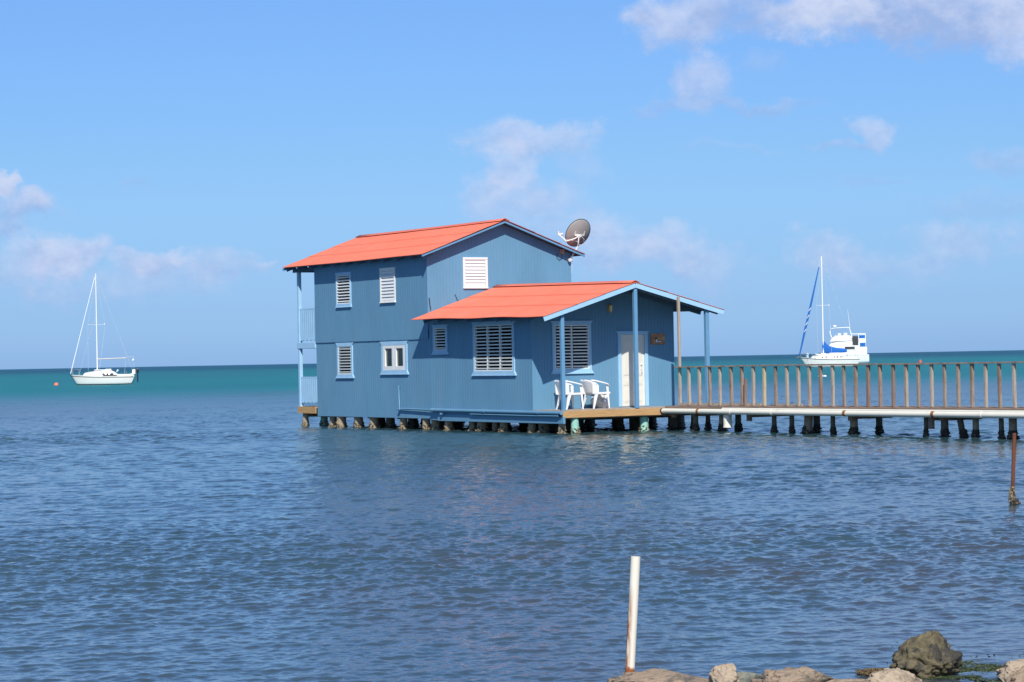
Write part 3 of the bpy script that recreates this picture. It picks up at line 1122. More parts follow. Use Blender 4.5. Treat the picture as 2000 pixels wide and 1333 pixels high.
# porch: deck, posts ------------------------------------------------
pd = MB()
nb = 12
for i in range(nb):
    b0 = -1.60 + i * 1.585 / nb
    pd.box(-.04, 4.80, b0 + .003, b0 + 1.585 / nb - .003, .600, .642)
pd.build('porch_deck', M['silver_wood'], house)
pf = MB()
pf.box(-.035, 3.22, -1.655, -1.615, .435, .625)
pf.box(4.775, 4.815, -1.60, -.02, .435, .59)
pf.build('deck_fascia', M['pine'], house, bevel=.004)
for (a, b, z1, s) in ((.045, -1.55, roof_lower(.045, -1.55) - .05, .10), (2.40, -1.60, roof_lower(2.38, -1.6) - .01, .105), (4.83, -1.55, roof_lower(4.83, -1.55) - .05, .11)):
    pm = MB()
    zb = .645 if a > 1 else .48
    pm.box(a - s / 2, a + s / 2, b - s / 2, b + s / 2, zb, z1)
    pm.build('porch_post', M['post'], house, bevel=.006)

# two storey balcony at the sea end -----------------------------------
BE = 15.06
bal = MB()
bal.box(-.02, WU, B2 + .02, BE, 2.60, 2.66)
for i in range(9):
    pass
bal.build('balcony_floor', M['post'], house)
bm_ = MB()
bm_.box(-.045, .005, B2 + .015, BE + .02, 2.545, 2.74)
bm_.box(WU - .005, WU + .045, B2 + .015, BE + .02, 2.545, 2.74)
bm_.box(.005, WU - .005, BE - .03, BE + .02, 2.545, 2.74)
bm_.build('balcony_beam', M['trim'], house, bevel=.006)
ub = MB()
ub.box(-.02, .06, B2 + .015, BE + .3, 5.06, 5.20)
ub.box(WU - .06, WU + .02, B2 + .015, BE + .3, 5.06, 5.20)
ub.box(.06, WU - .06, BE - .06, BE + .02, 5.06, 5.20)
ub.build('roof_beam', M['rafter'], house, bevel=.006)
for a in (.03, WU - .03):
    for (z0, z1) in ((.63, 2.545), (2.74, 5.06)):
        pm = MB(); pm.box(a - .055, a + .055, BE - .14, BE - .02, z0, z1)
        pm.build('balcony_post', M['trim'], house, bevel=.006)
for (z0, z1, n) in ((2.80, 3.86, 8), (.76, 1.62, 8)):
    y0, y1 = B2 + .03, BE - .15
    for a in (.03, WU - .03):
        rl = MB()
        rl.box(a - .03, a + .03, y0, y1, z1 - .05, z1)
        rl.box(a + .0, a + .03, y0, y1, z0, z0 + .06)
        wd = (y1 - y0) / n
        for i in range(n):
            rl.box(a - .03, a - .004, y0 + i * wd + .013, y0 + (i + 1) * wd - .013, z0 + .02 - .02 * (i % 2), z1 - .052)
        rl.build('balcony_railing', M['trim'], house)
ld = MB()
ld.box(-.03, WU, B2 + .02, BE, .60, .64)
ld.box(-.06, -.03, B2 + .02, BE + .02, .42, .64)
ld.box(-.03, WU, BE, BE + .04, .42, .64)
ld.build('lower_balcony_deck', M['pine'], house, bevel=.004)
jb = MB()
for b in (.4, 2.2, 4.0, 6.2, 8.2, 10.2, 12.2, 13.4, 14.6):
    jb.box(.06, WU - .1, b - .05, b + .05, .30, .455)
jb.box(.10, 4.7, -1.55, -1.45, .40, .595)
build_each(jb, 'floor_joist', M['dark_pile'], house)

# drain pipe on the long side
dp = MB()
dp.tube([(-.05, 7.90, 1.30), (-.05, 7.90, .66), (-.055, 7.86, .625), (-.06, 7.3, .62), (-.07, 5.75, .60)], .026, 10)
dp.tube([(-.085, 5.78, .60), (-.085, 2.0, .585), (-.085, -1.66, .57)], .052, 14)
dp.tube([(-.09, 3.4, .50), (-.09, .0, .485), (-.10, -1.5, .49)], .022, 10)
for b in (7.86, 5.70, 2.6, -.4):
    dp.tube([(-.085, b - .06, .60 - .004 * (5.8 - b)), (-.085, b + .06, .60 - .004 * (5.8 - b))], .030 if b > 6 else .060, 12)
dp.tube([(-.05, 7.90, 1.26), (-.05, 7.90, 1.32)], .034, 10)
dp.tube([(-.09, 5.15, .53), (-.04, 5.15, .50)], .075, 14)
dp.build('drain_pipe', M['siding'], house)

# piles ------------------------------------------------------------
random.seed(3)
BARN = {}


def barnacle_mesh(seed, mname):
    key = (seed, mname)
    if key in BARN:
        return BARN[key]
    r = random.Random(seed)
    bm = bmesh.new()
    for i in range(58):
        th = r.uniform(0, 2 * math.pi)
        z = r.uniform(-.10, .15) ** 1
        rr = .95 + .55 * max(0, (.12 - z) / .22) * r.uniform(.2, 1)
        s = r.uniform(.022, .050) * (1.0 if z < .06 else .75)
        g = bmesh.ops.create_icosphere(bm, subdivisions=1, radius=s)
        rot = Matrix.Rotation(r.uniform(0, 3), 3, Vector((r.random(), r.random(), r.random() + .1)).normalized())
        for v in g['verts']:
            c = v.co.copy(); c.x *= r.uniform(.9, 1.1); c.z *= .55
            c = rot @ c
            v.co = c + Vector((math.cos(th) * rr * .10, math.sin(th) * rr * .10, z))
    bmesh.ops.create_cone(bm, cap_ends=True, segments=12, radius1=.098, radius2=.094, depth=.34, matrix=Matrix.Translation((0, 0, .02)))
    me = bpy.data.meshes.new('barnacles')
    bm.to_mesh(me); bm.free()
    me.materials.append(M[mname])
    BARN[key] = me
    return me


def pile(parent, a, b, r, ztop, mname, barn='barnacle', lean=(0, 0), square=False, seed=0, zb=-.5, bs=1.0):
    m = MB()
    n = 4 if square else 14
    zs_ = [zb, -.1, .05, .25, ztop]
    m.tube([(lean[0] * (ztop - z), lean[1] * (ztop - z), z) for z in zs_], [r * 1.10, r * 1.08, r * 1.04, r, r * .98], n)
    o = m.build('pile', M[mname], parent)
    o.location = (a, b, 0)
    if barn:
        me = barnacle_mesh(seed % 5, barn)
        c = bpy.data.objects.new('barnacles', me)
        COL.objects.link(c)
        c.parent = o
        s = r / .10 * bs
        c.location = (lean[0] * ztop, lean[1] * ztop, .02)
        c.rotation_euler = (0, 0, seed * 1.3)
        c.scale = (s, s, .95)
    return o


side_piles = [  # a, b, r, material
    (.10, 14.80, .10, 'pile'), (.75, 14.75, .12, 'mint'), (.20, 12.98, .12, 'pile'), (.16, 12.25, .15, 'pile'), (.5, 11.8, .12, 'dark_pile'),
    (.18, 11.12, .14, 'pile'), (.18, 10.05, .14, 'pile'), (.6, 9.75, .14, 'dark_pile'), (1.2, 9.4, .14, 'dark_pile'), (.18, 8.05, .12, 'pile'),
    (.15, 6.55, .12, 'pile'), (.30, 6.22, .14, 'pile'), (.18, 5.18, .13, 'pile'), (.20, 3.83, .10, 'pile'), (.24, 3.30, .15, 'pile'),
    (.25, 2.55, .09, 'pile'), (.20, 1.95, .12, 'pile'), (.20, .38, .11, 'pile'), (.25, -.12, .15, 'dark_pile'), (.12, -1.34, .10, 'pile'),
    (.42, -1.50, .11, 'mint'), (2.78, -1.35, .12, 'mint'), (4.05, -.9, .13, 'dark_pile'), (4.6, -1.2, .10, 'dark_pile'), (4.75, -.2, .16, 'dark_pile')]
for i, (a, b, r, mn) in enumerate(side_piles):
    pile(house, a, b, r, .45 if b > 13.8 or b < 0 else .46, mn, 'dark_barnacle' if mn == 'dark_pile' else 'barnacle', seed=i,
         lean=(random.uniform(-.05, .05), random.uniform(-.06, .06)))
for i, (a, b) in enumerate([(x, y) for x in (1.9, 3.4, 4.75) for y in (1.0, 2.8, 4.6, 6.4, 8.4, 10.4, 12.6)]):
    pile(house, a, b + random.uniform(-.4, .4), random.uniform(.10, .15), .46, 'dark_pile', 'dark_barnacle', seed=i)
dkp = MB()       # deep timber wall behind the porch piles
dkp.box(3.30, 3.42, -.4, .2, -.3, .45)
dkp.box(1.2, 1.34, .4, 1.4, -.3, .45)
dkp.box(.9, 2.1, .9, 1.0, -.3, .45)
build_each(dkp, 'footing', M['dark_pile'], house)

# ------------------------------------------------------------------ things on the house
# wall lamp
lamp = thing('wall_lamp', 'small brass wall lantern with amber glass high on the blue porch gable', 'lamp', W(2.56, 0, 3.45), HANG)
m = MB()
m.box(-.05, .05, -.02, -.002, -.10, .13)
m.tube([(0, -.02, .10), (0, -.08, .125), (0, -.11, .10)], .010, 8)
m.build('back_plate', M['brass'], lamp, bevel=.004)
m = MB(); m.lathe([(.01, .105), (.062, .085), (.066, .075), (.052, .07)], (0, -.10, 0), 6)
m.lathe([(.045, -.105), (.05, -.095), (.012, -.125)], (0, -.10, 0), 6)
m.build('cap', M['brass'], lamp)
m = MB(); m.lathe([(.042, -.095), (.055, .07)], (0, -.10, 0), 6)
m.build('lamp_glass', M['amber'], lamp)

# sign by the door
sign = thing('wall_sign', 'brown wooden plaque with a small painted bird, right of the white door', 'sign', W(4.185, 0, 2.565), HANG)
m = MB(); m.box(-.235, .235, -.028, -.003, -.155, .155)
m.box(-.235, .235, -.036, -.028, .137, .155); m.box(-.235, .235, -.036, -.028, -.155, -.137)
m.box(-.235, -.217, -.036, -.028, -.137, .137); m.box(.217, .235, -.036, -.028, -.137, .137)
m.build('board', M['sign'], sign)
m = MB()
ell = lambda cx, cz, rx, rz, rot=0: [(cx + rx * math.cos(t) * math.cos(rot) - rz * math.sin(t) * math.sin(rot), cz + rx * math.cos(t) * math.sin(rot) + rz * math.sin(t) * math.cos(rot)) for t in [2 * math.pi * k / 14 for k in range(14)]]
m.prism(ell(.02, -.07, .11, .035, .1), 'y', -.031, -.0285, 0)
m.prism(ell(-.06, .01, .035, .03), 'y', -.0312, -.0286, 0)
m.prism(ell(-.045, -.055, .03, .045), 'y', -.0345, -.0316, 1)
m.prism(ell(.05, -.075, .07, .022, .2), 'y', -.0338, -.0316, 2)
m.build('painting', [M['black'], M['white'], M['greycloth']], sign)

# satellite dish, seen from behind
dish = thing('satellite_dish', 'large grey satellite dish on a bent white mast at the upper gable end', 'satellite dish',
             W(4.93, B1 - .03, 5.10), HANG)
Cd = W(5.31, 5.90, 5.885) - W(4.93, B1 - .03, 5.10)
Cd = Vector((Cd.dot(AX), Cd.dot(BX), Cd.z))
fw = Vector((-.46, .72, .46))
look = Vector((fw.dot(AX), fw.dot(BX), fw.z)).normalized()          # the dish looks away over the sea
rot = look.to_track_quat('Z', 'Y').to_matrix()
m = MB()
R = .44
rows = []
for i in range(11):
    rr = R * i / 10 if i else .002
    rows.append([Cd + rot @ Vector((rr * math.cos(t) * 1.0, rr * math.sin(t) * 1.06, .11 * (rr / R) ** 2)) for t in [2 * math.pi * k / 40 for k in range(40)]])
m.grid(rows, 0, True, True)
do = m.build('reflector', M['dish'], dish)
md = do.modifiers.new('thick', 'SOLIDIFY'); md.thickness = .008
m = MB()
ring = [Cd + rot @ Vector((R * math.cos(t), R * math.sin(t) * 1.06, .112)) for t in [2 * math.pi * k / 40 for k in range(41)]]
m.tube(ring, .011, 8, caps=False)
m.build('rim', M['dish_rim'], do)
back = Cd - look * .05
low = Cd + rot @ Vector((0, -.22, -.03))
m = MB()
m.tube([Vector((0, -.06, 0)), Vector((.11, -.10, .16)), Vector((.22, -.13, .36)), Vector((.30, -.13, .50)), Vector((.31, -.12, .70))], .024, 10)
m.bar((-.05, -.075, -.03), (.06, -.075, .02), .06, .09)
m.build('mast', M['bracket'], dish)
m = MB()
top = Vector((.31, -.12, .70))
m.bar(top, back, .07, .07)
for dx in (-.17, .17):
    e = Cd + rot @ Vector((dx, -.03, .01))
    m.bar(back - look * .02, e, .035, .05)
    m.bar(e, e + rot @ Vector((0, .12, .01)), .03, .03)
m.build('bracket', M['bracket'], dish)
m = MB()
loc_ = lambda a, b, z: Vector((a - 4.93, b - (B1 - .03), z - 5.10))
tip = loc_(4.70, 6.15, 5.89)
elbow = loc_(4.86, 5.97, 5.67)
m.tube([back, loc_(5.08, 5.84, 5.74), elbow], .022, 8)
m.tube([elbow, tip], .022, 8)
m.build('feed_arm', M['bracket'], dish)
m = MB()
m.tube([tip, tip + (Cd + look * .1 - tip).normalized() * .13], [.028, .042], 10)
m.tube([tip + Vector((0, 0, -.02)), tip + Vector((0, 0, .10))], .026, 8)
m.build('feed_horn', M['bracket'], dish)
m = MB()
m.tube([back, back + Vector((.10, -.05, -.14)), back + Vector((.07, -.05, -.30)), top + Vector((0, 0, -.25))], .009, 6)
m.tube([tip, tip + Vector((.2, -.1, -.16)), back + Vector((-.1, 0, -.2)), top + Vector((0, 0, -.15))], .007, 6)
m.tube([Vector((.12, -.02, .05)), Vector((.12, .0, -.2)), Vector((.10, -.01, -.42))], .006, 6)
build_each(m, 'cable', M['bracket'], dish)


# plastic chairs: faces +x in its own frame, 0.57 wide
def make_chair(loc, rz, label):
    c = thing('plastic_chair', label, 'chair', loc, rz, 'white plastic armchairs on the porch')
    legs = {}
    for sy in (-1, 1):
        for sx in (-1, 1):
            m = MB()
            topx, topz = (.25, .645) if sx > 0 else (-.20, .44)
            bx, by = (.275 * sx - (.02 if sx < 0 else 0)), sy * .275
            tx, ty = topx, sy * .255
            w0, w1 = .038, (.075 if sx > 0 else .105)
            # angled L section leg, wider at the top
            rows = []
            for t in (0, .35, .7, 1):
                x = bx + (tx - bx) * t; y = by + (ty - by) * t; z = topz * t
                ww = w0 + (w1 - w0) * t
                hx = ww * sx
                hy = (.026 + .03 * t) * -sy
                rows.append([(x, y, z), (x - hx, y, z), (x - hx, y + hy * .35, z), (x - hx * .25, y + hy * .35, z), (x - hx * .25, y + hy, z), (x, y + hy, z)])
            m.grid(rows, 0, False, True)
            m.face(list(reversed(rows[0]))); m.face(rows[-1])
            m.build('leg', M['plastic'], c, bevel=.003)
    m = MB()
    rows = []
    for i in range(9):
        x = -.21 + .47 * i / 8
        rows.append([(x, -.225 + .45 * j / 8, .425 + .02 * (i / 8) - .018 * math.sin(math.pi * j / 8) - (.03 * max(0, i - 7))) for j in range(9)])
    m.grid(rows)
    s = m.build('seat', M['plastic'], c)
    k = s.modifiers.new('thick', 'SOLIDIFY'); k.thickness = .02
    m = MB()
    # rounded backrest curving round the sitter, with slots
    def bk(u, v):        # u -1..1 sideways, v 0..1 up
        x = -.20 - .13 * v - .045 * (1 - u * u) + .0
        return (x, u * (.235 + .03 * v), .41 + .40 * v - .05 * v * u * u)
    def patch(u0, u1, v0, v1, nu=4, nv=4):
        m.grid([[bk(u0 + (u1 - u0) * i / nu, v0 + (v1 - v0) * j / nv) for i in range(nu + 1)] for j in range(nv + 1)])
    patch(-1, 1, 0, 1, 14, 8)
    s = m.build('backrest', M['plastic'], c)
    k = s.modifiers.new('thick', 'SOLIDIFY'); k.thickness = .018
    for sy in (-1, 1):
        m = MB()
        path = [(-.34, sy * .24, .80), (-.24, sy * .27, .79), (-.08, sy * .285, .755), (.10, sy * .285, .715), (.21, sy * .275, .685), (.255, sy * .262, .64)]
        rows = []
        for (x, y, z) in path:
            hw = .036
            rows.append([(x, y - hw, z - .022), (x, y + hw, z - .022), (x, y + hw * .8, z + .014), (x, y - hw * .8, z + .014)])
        m.grid(rows, 0, True, True); m.face(list(reversed(rows[0]))); m.face(rows[-1])
        m.bar((-.235, sy * .255, .42), (-.255, sy * .262, .755), .03, .125, up=(1, 0, 0))
        m.bar((-.25, sy * .25, .43), (.26, sy * .25, .435), .025, .055)
        m.build('armrest', M['plastic'], c, bevel=.004)
    return c


ch1 = make_chair(W(.83, -.62, .642), HANG, 'white plastic armchair half hidden behind the left porch post')
ch2 = copy_tree(ch1)
ch2.location = W(1.70, -.60, .642); ch2.rotation_euler = (0, 0, HANG + .06)
ch2['label'] = 'white plastic armchair in front of a crumpled sack, nearer the door'

bag = thing('plastic_sack', 'crumpled grey and white plastic sack on the porch behind the second chair', 'sack', W(2.02, -.30, .642), HANG)
bm = bmesh.new()
bmesh.ops.create_icosphere(bm, subdivisions=4, radius=.25)
for v in bm.verts:
    d = 1 + .35 * mnoise.noise(v.co * 5) + .15 * mnoise.noise(v.co * 13)
    v.co = Vector((v.co.x * d * 1.0, v.co.y * d * .8, max(-.18, v.co.z * d * .85) + .18))
me = bpy.data.meshes.new('sack_body'); bm.to_mesh(me); bm.free(); me.materials.append(M['bag'])
o = bpy.data.objects.new('sack_body', me); COL.objects.link(o); o.parent = bag
m = MB()
m.tube([(.16, -.02, .30), (.23, -.04, .36), (.27, -.03, .44)], [.05, .035, .075], 9)
m.build('knot', M['plastic'], bag)

# ------------------------------------------------------------------ jetty
jet = thing('wooden_jetty', 'weathered wooden jetty with a slatted railing running from the porch to the shore', 'jetty', HO, HANG)
JE = -44.0
m = MB()
y = -1.68
i = 0
while y > JE:
    dz = .006 * mnoise.noise((y * 3, 0, 0))
    m.box(3.34, 4.72, y - .138, y - .004, .640 + dz + .0022 * min(14, -y), .678 + dz + .0022 * min(14, -y))
    y -= .142
m.build('deck_boards', M['plank'], jet)
m = MB()
segs = [-1.66, -4.9, -8.3, -11.8, -15.1, -19, -24, -30, -37, JE]
for a, b in zip(segs[:-1], segs[1:]):
    for aa in (3.31, 4.74):
        m.bar((aa, a - .004, .600 + .0022 * min(14, -a)), (aa, b + .004, .600 + .0022 * min(14, -b)), .05, .145)
m.build('stringer', M['plank'], jet, bevel=.004)
m = MB()
pts = [(-1.72, 1.755), (-6.9, 1.775), (-12.3, 1.76), (-17.9, 1.775), (-24, 1.78), (-33, 1.78), (JE, 1.78)]
for (a, za), (b, zb_) in zip(pts[:-1], pts[1:]):
    m.bar((3.64, a - .004, za), (3.64, b + .004, zb_), .13, .038)
m.build('handrail', M['grey_wood'], jet, bevel=.004)
m = MB()
m.bar((3.66, -1.8, .725), (3.66, -5.7, .735), .04, .07); m.bar((3.66, -6.25, .735), (3.66, -7.5, .735), .04, .05)
m.build('toe_rail', M['silver_wood'], jet)
m = MB(); m.box(3.645, 3.713, -1.89, -1.82, .66, 3.72)
m.build('tall_post', M['silver_wood'], jet, bevel=.004)
bl = [-2.37, -2.87, -3.37, -3.85, -4.38, -4.88, -5.39, -5.88, -6.38, -6.90, -7.39, -7.85, -8.34, -8.83, -9.30]
while bl[-1] > JE + .6:
    bl.append(bl[-1] - .485 - random.uniform(-.02, .02))
random.seed(11)
kinds = ['grey_wood', 'silver_wood', 'red_wood']
for i, b in enumerate(bl):
    kd = random.choices(kinds, (5, 5, 2))[0]
    if i == 7:
        kd = 'yellow_wood'
    s = random.uniform(.066, .080)
    m = MB()
    t = random.uniform(-.018, .018)
    m.bar((3.64, b, .690 + .0022 * min(14, -b)), (3.64, b + t, 1.742), s, s, up=(1, 0, 0))
    m.build('baluster', M[kd], jet, bevel=.004)
m = MB(); m.bar((3.60, -5.08, .70), (3.60, -5.09, 1.42), .05, .07, up=(1, 0, 0))
m.build('baluster', M['red_wood'], jet)
# piles under the jetty:  a, b, radius, material, lean_b, square
jp = [(3.5, -2.85, .10, 'dark_pile', 0, 0), (4.4, -2.15, .09, 'dark_pile', 0, 0), (3.62, -3.98, .13, 'pile', .05, 0), (4.4, -3.60, .11, 'dark_pile', 0, 0),
      (3.6, -6.35, .085, 'dark_pile', 0, 0), (3.6, -7.12, .085, 'dark_pile', 0, 0), (3.6, -7.86, .15, 'pile', .10, 0), (4.5, -7.0, .12, 'dark_pile', 0, 0),
      (3.6, -8.86, .08, 'dark_pile', 0, 0), (3.6, -9.72, .13, 'pile', 0, 0), (4.5, -9.6, .11, 'dark_pile', 0, 0),
      (3.55, -12.58, .07, 'dark_pile', 0, 0), (3.65, -13.15, .12, 'dark_pile', 0, 0), (3.7, -13.62, .10, 'dark_pile', -.25, 0),
      (3.6, -14.33, .10, 'pile', 0, 0), (3.55, -15.28, .08, 'dark_pile', 0, 0), (3.6, -15.62, .125, 'pile', 0, 0), (4.0, -16.25, .13, 'dark_pile', 0, 0),
      (3.6, -18.4, .12, 'pile', 0, 0), (4.5, -18.2, .12, 'dark_pile', 0, 0), (3.6, -21.5, .12, 'pile', 0, 0), (4.5, -21.4, .12, 'pile', 0, 0),
      (3.6, -25, .12, 'pile', 0, 0), (4.5, -25, .12, 'pile', 0, 0), (3.6, -29, .12, 'pile', 0, 0), (4.5, -29, .12, 'pile', 0, 0)]
for i, (a, b, r, mn, ln, sq) in enumerate(jp):
    pile(jet, a, b, r * .76, .56, mn, 'dark_barnacle', lean=(0, ln), seed=i + 2, bs=1.15)
m = MB()
for b in (-1.75, -2.85, -5.55, -9.9, -13.0, -13.3, -16.4):
    m.box(3.40, 4.65, b - .045, b + .045, .40, .555)
for b, zz in ((-2.0, .36), (-5.56, .30), (-13.0, .20), (-9.9, .36)):
    m.box(3.33, 3.40, b - .08, b + .08, zz, .555)
build_each(m, 'cross_beam', M['plank'], jet)
# white pipes slung under the edge
pipe = thing('water_pipe', 'long cream white pipe with rust stained collars hung along the jetty edge', 'pipe', HO, HANG)
m = MB()
m.tube([(3.22, -1.18, .548), (3.21, -1.62, .550)], .062, 16)
m.tube([(3.20, -1.62, .545), (3.20, -9.7, .548), (3.20, -16, .560), (3.20, -28, .60), (3.20, JE, .62)], .072, 18)
m.build('main_pipe', M['pvc'], pipe)
m = MB()
m.tube([(3.215, -4.55, .622), (3.21, -10, .628), (3.21, -16, .640), (3.21, -28, .69), (3.21, JE, .71)], .032, 12)
m.build('small_pipe', M['pvc'], pipe)
for b in (-1.66, -3.45, -4.95, -6.8, -9.9, -13.3, -15.0, -19, -24):
    m = MB()
    zc = .545 + (.004 if b < -9 else 0) + max(0, (-b - 9.7)) * .0021
    m.tube([(3.20, b - .05, zc), (3.20, b + .05, zc)], .080, 16)
    rusty = b in (-3.45, -9.9, -13.3)
    m.build('collar', M['black'] if b == -1.66 else (M['rust'] if rusty else M['pvc']), pipe)
m = MB()
m.lathe([(.002, .02), (.066, .02), (.062, .0), (.062, .05)], (0, 0, 0), 16)
m.v.clear(); m.f.clear(); m.mi.clear(); m.sm.clear()
m.tube([(3.32, -4.62, .46), (3.32, -4.63, .13)], .115, 18)
m.tube([(3.32, -4.63, .17), (3.32, -4.63, .12)], .125, 18)
m.build('drop_pipe', M['pvc'], pipe)


# ------------------------------------------------------------------ boats
def hull(mb, L, beam, fb_bow, fb_mid, fb_st, rake, st_w=.7, draft=.35, mi=0, mi_bot=1, mi_str=2, stern_rake=0.0, nx=28, full=.75, stripe=(.80, .90), waterline=.06):
    """bow at x = 0, stern at x = L, water at z = 0"""
    prof = [-1.0, -.55, waterline, .28, .55, stripe[0], stripe[1], 1.0]     # -1 keel .. 0 water .. 1 sheer
    grids = {s: [] for s in (-1, 1)}
    for i in range(nx + 1):
        t = i / nx
        tt = t ** 1.15
        if t < .55:
            hb = beam / 2 * math.sin(math.pi / 2 * min(1, t / .55)) ** full
        else:
            hb = beam / 2 * (1 - (1 - st_w) * ((t - .55) / .45) ** 2)
        sheer = fb_mid + (fb_bow - fb_mid) * max(0, 1 - t / .6) ** 1.7 + (fb_st - fb_mid) * max(0, (t - .5) / .5) ** 1.6
        for s in (-1, 1):
            row = []
            for p in prof:
                if p <= 0:
                    z = draft * p * math.sin(math.pi * min(1, max(.0, .08 + t * .92))) ** .6
                    w = hb * .80 * (1 + p) ** .5
                else:
                    z = sheer * p
                    w = hb * (.80 + .20 * p ** .7)
                rk = rake * (1 - max(0, p)) * (1 - t) ** 2 * 1.0 + rake * .9 * max(0, -p) * (1 - t) ** 3
                x = L * t + rk - stern_rake * (max(0, 1 - p)) * t ** 6
                row.append((x, s * w, z))
            grids[s].append(row)
    for s in (-1, 1):
        g = grids[s]
        for j in range(len(prof) - 1):
            k = mi_bot if prof[j + 1] <= waterline else (mi_str if j == 5 else mi)
            mb.grid([[r[j], r[j + 1]] for r in g], k, True)
    mb.grid([[grids[-1][i][-1], grids[1][i][-1]] for i in range(nx + 1)], 3, False)
    for j in range(len(prof) - 1):
        a, b = grids[-1][nx], grids[1][nx]
        mb.face([a[j], b[j], b[j + 1], a[j + 1]], mi if prof[j] >= waterline else mi_bot)


def cabin(mb, xs, beams, zs0, zs1, mi=0, inset=.8):
    """lofted deckhouse: stations along x with half widths, base and top heights"""
    rows = []
    for x, b, z0, z1 in zip(xs, beams, zs0, zs1):
        rows.append([(x, -b, z0), (x, -b * (.5 + inset / 2), z0 + (z1 - z0) * .75), (x, -b * inset * .8, z1), (x, 0, z1 + .04), (x, b * inset * .8, z1),
                     (x, b * (.5 + inset / 2), z0 + (z1 - z0) * .75), (x, b, z0)])
    mb.grid(rows, mi, True)
    mb.face(list(reversed(rows[0])), mi); mb.face(rows[-1], mi)


# near-left sloop: bow at x=-3.2, stern +4.55, mast at 0
def sailboat_plain():
    b = thing('sailboat', 'small white sailboat with bare boom and black outboard, moored alone on the left', 'sailboat',
              (-49.2, 296, 0), rad(2))
    m = MB()
    hull(m, 7.75, 2.5, 1.28, 1.02, 1.0, .78, .72, .35, stern_rake=.5, waterline=.10)
    h = m.build('hull', [M['gel'], M['antifoul'], M['stripe'], M['deckpaint']], b)
    h.location = (-3.25, 0, 0)
    m = MB()
    cabin(m, [-1.75, -1.45, -.9, .2, 1.5, 2.1, 2.5], [.35, .62, .75, .85, .85, .85, .85], [1.03, 1.0, .98, .95, .95, .95, .95], [1.08, 1.42, 1.52, 1.63, 1.74, 1.45, 1.15])
    cb = m.build('cabin', M['gelb'], b)
    m = MB()
    m.box(-.3, 1.6, -.62, .62, 1.70, 1.80); m.box(1.0, 1.7, -.4, .4, 1.78, 1.86)
    build_each(m, 'hatch', M['gelb'], cb, bevel=.03)
    m = MB()
    for x0, x1 in ((.62, 1.0), (1.12, 1.42), (1.55, 2.0)):
        m.prism([(x0, 1.20), (x1, 1.20), (x1 - .05, 1.36), (x0 + .12, 1.36)], 'y', -.87, -.83)
        m.prism([(x0, 1.20), (x1, 1.20), (x1 - .05, 1.36), (x0 + .12, 1.36)], 'y', .83, .87)
    m.prism([(.6, 1.02), (2.6, 1.02), (2.3, 1.15), (.9, 1.19)], 'y', -.90, -.86)
    build_each(m, 'window', M['bwin'], cb)
    m = MB()
    m.box(2.5, 4.3, -1.0, -.72, .95, 1.22); m.box(2.5, 4.3, .72, 1.0, .95, 1.22); m.box(4.0, 4.4, -.85, .85, .95, 1.28)
    build_each(m, 'coaming', M['deckpaint'], b, bevel=.04)
    m = MB()
    m.tube([(0, 0, 1.6), (0, 0, 13.2)], [.085, .065], 12)
    mast = m.build('mast', M['alu'], b)
    m = MB(); m.tube([(-.95, -.55, 7.15), (0, 0, 7.1), (.95, .55, 7.2)], .022, 8); m.tube([(.9, .5, 7.1), (.9, .5, 7.32)], .05, 8)
    m.build('spreader', M['alu'], mast)
    m = MB(); m.tube([(.08, 0, 3.05), (3.35, 0, 3.12)], [.075, .065], 10); m.tube([(2.9, 0, 3.15), (4.25, 0, 3.28)], .025, 8)
    m.build('boom', M['alug'], b)
    m = MB(); m.tube([(-3.15, 0, 1.4), (-.12, 0, 12.75)], [.055, .05], 8)
    m.build('furled_jib', M['gelb'], b)
    m = MB()
    for p, q in (((-2.1, -.5, 1.2), (-1.0, -.3, 5.2)), ((-1.0, -.3, 5.2), (0, 0, 8.2)), ((-.95, -.9, 1.1), (-.95, -.55, 7.15)), ((-.95, -.55, 7.15), (0, 0, 12.6)), ((.3, -1.0, 1.05), (.95, .55, 7.2)),
                 ((.95, .55, 7.2), (0, 0, 12.6)), ((4.35, 0, 1.1), (0, 0, 13.1)), ((3.4, .0, 3.1), (3.2, .0, 1.3)), ((4.3, 0, 3.28), (4.35, 0, 1.2))):
        m.tube([p, q], .012, 5)
    build_each(m, 'stay', M['wire'], b)
    m = MB()
    for x, y in ((-2.9, -.25), (-2.9, .25), (-2.15, -.55), (-2.15, .55)):
        m.tube([(x, y, 1.2), (x, y, 1.85)], .022, 6)
    m.tube([(-2.15, -.55, 1.85), (-3.35, -.2, 1.95), (-3.5, 0, 1.95), (-3.35, .2, 1.95), (-2.15, .55, 1.85)], .022, 6)
    for x, y in ((3.3, -.95), (3.3, .95)):
        m.tube([(x, y, 1.1), (x, y, 1.65)], .02, 6)
    m.build('pulpit', M['steel'], b)
    e = MB()
    e.box(4.62, 4.90, -.16, .16, 1.35, 1.85)
    e.box(4.66, 4.82, -.06, .06, .25, 1.35)
    e.box(4.30, 4.70, -.05, .05, 1.55, 1.70)
    en = e.build('outboard_motor', M['engine'], b, bevel=.05)
    m = MB(); m.box(4.12, 4.50, -.20, .20, 1.2, 1.75)
    m.build('motor_bracket', M['deckpaint'], b, bevel=.03)
    m = MB(); m.lathe([(.01, 3.02), (.09, 3.0), (.12, 2.85), (.09, 2.72), (.01, 2.70)], (4.25, 0, 0), 10)
    m.build('lantern', M['gelb'], b)
    m = MB(); m.tube([(2.35, -.7, 1.5), (2.55, -.7, 1.75)], [.05, .12], 10)
    m.build('winch', M['gelb'], b)
    return b


sailboat_plain()


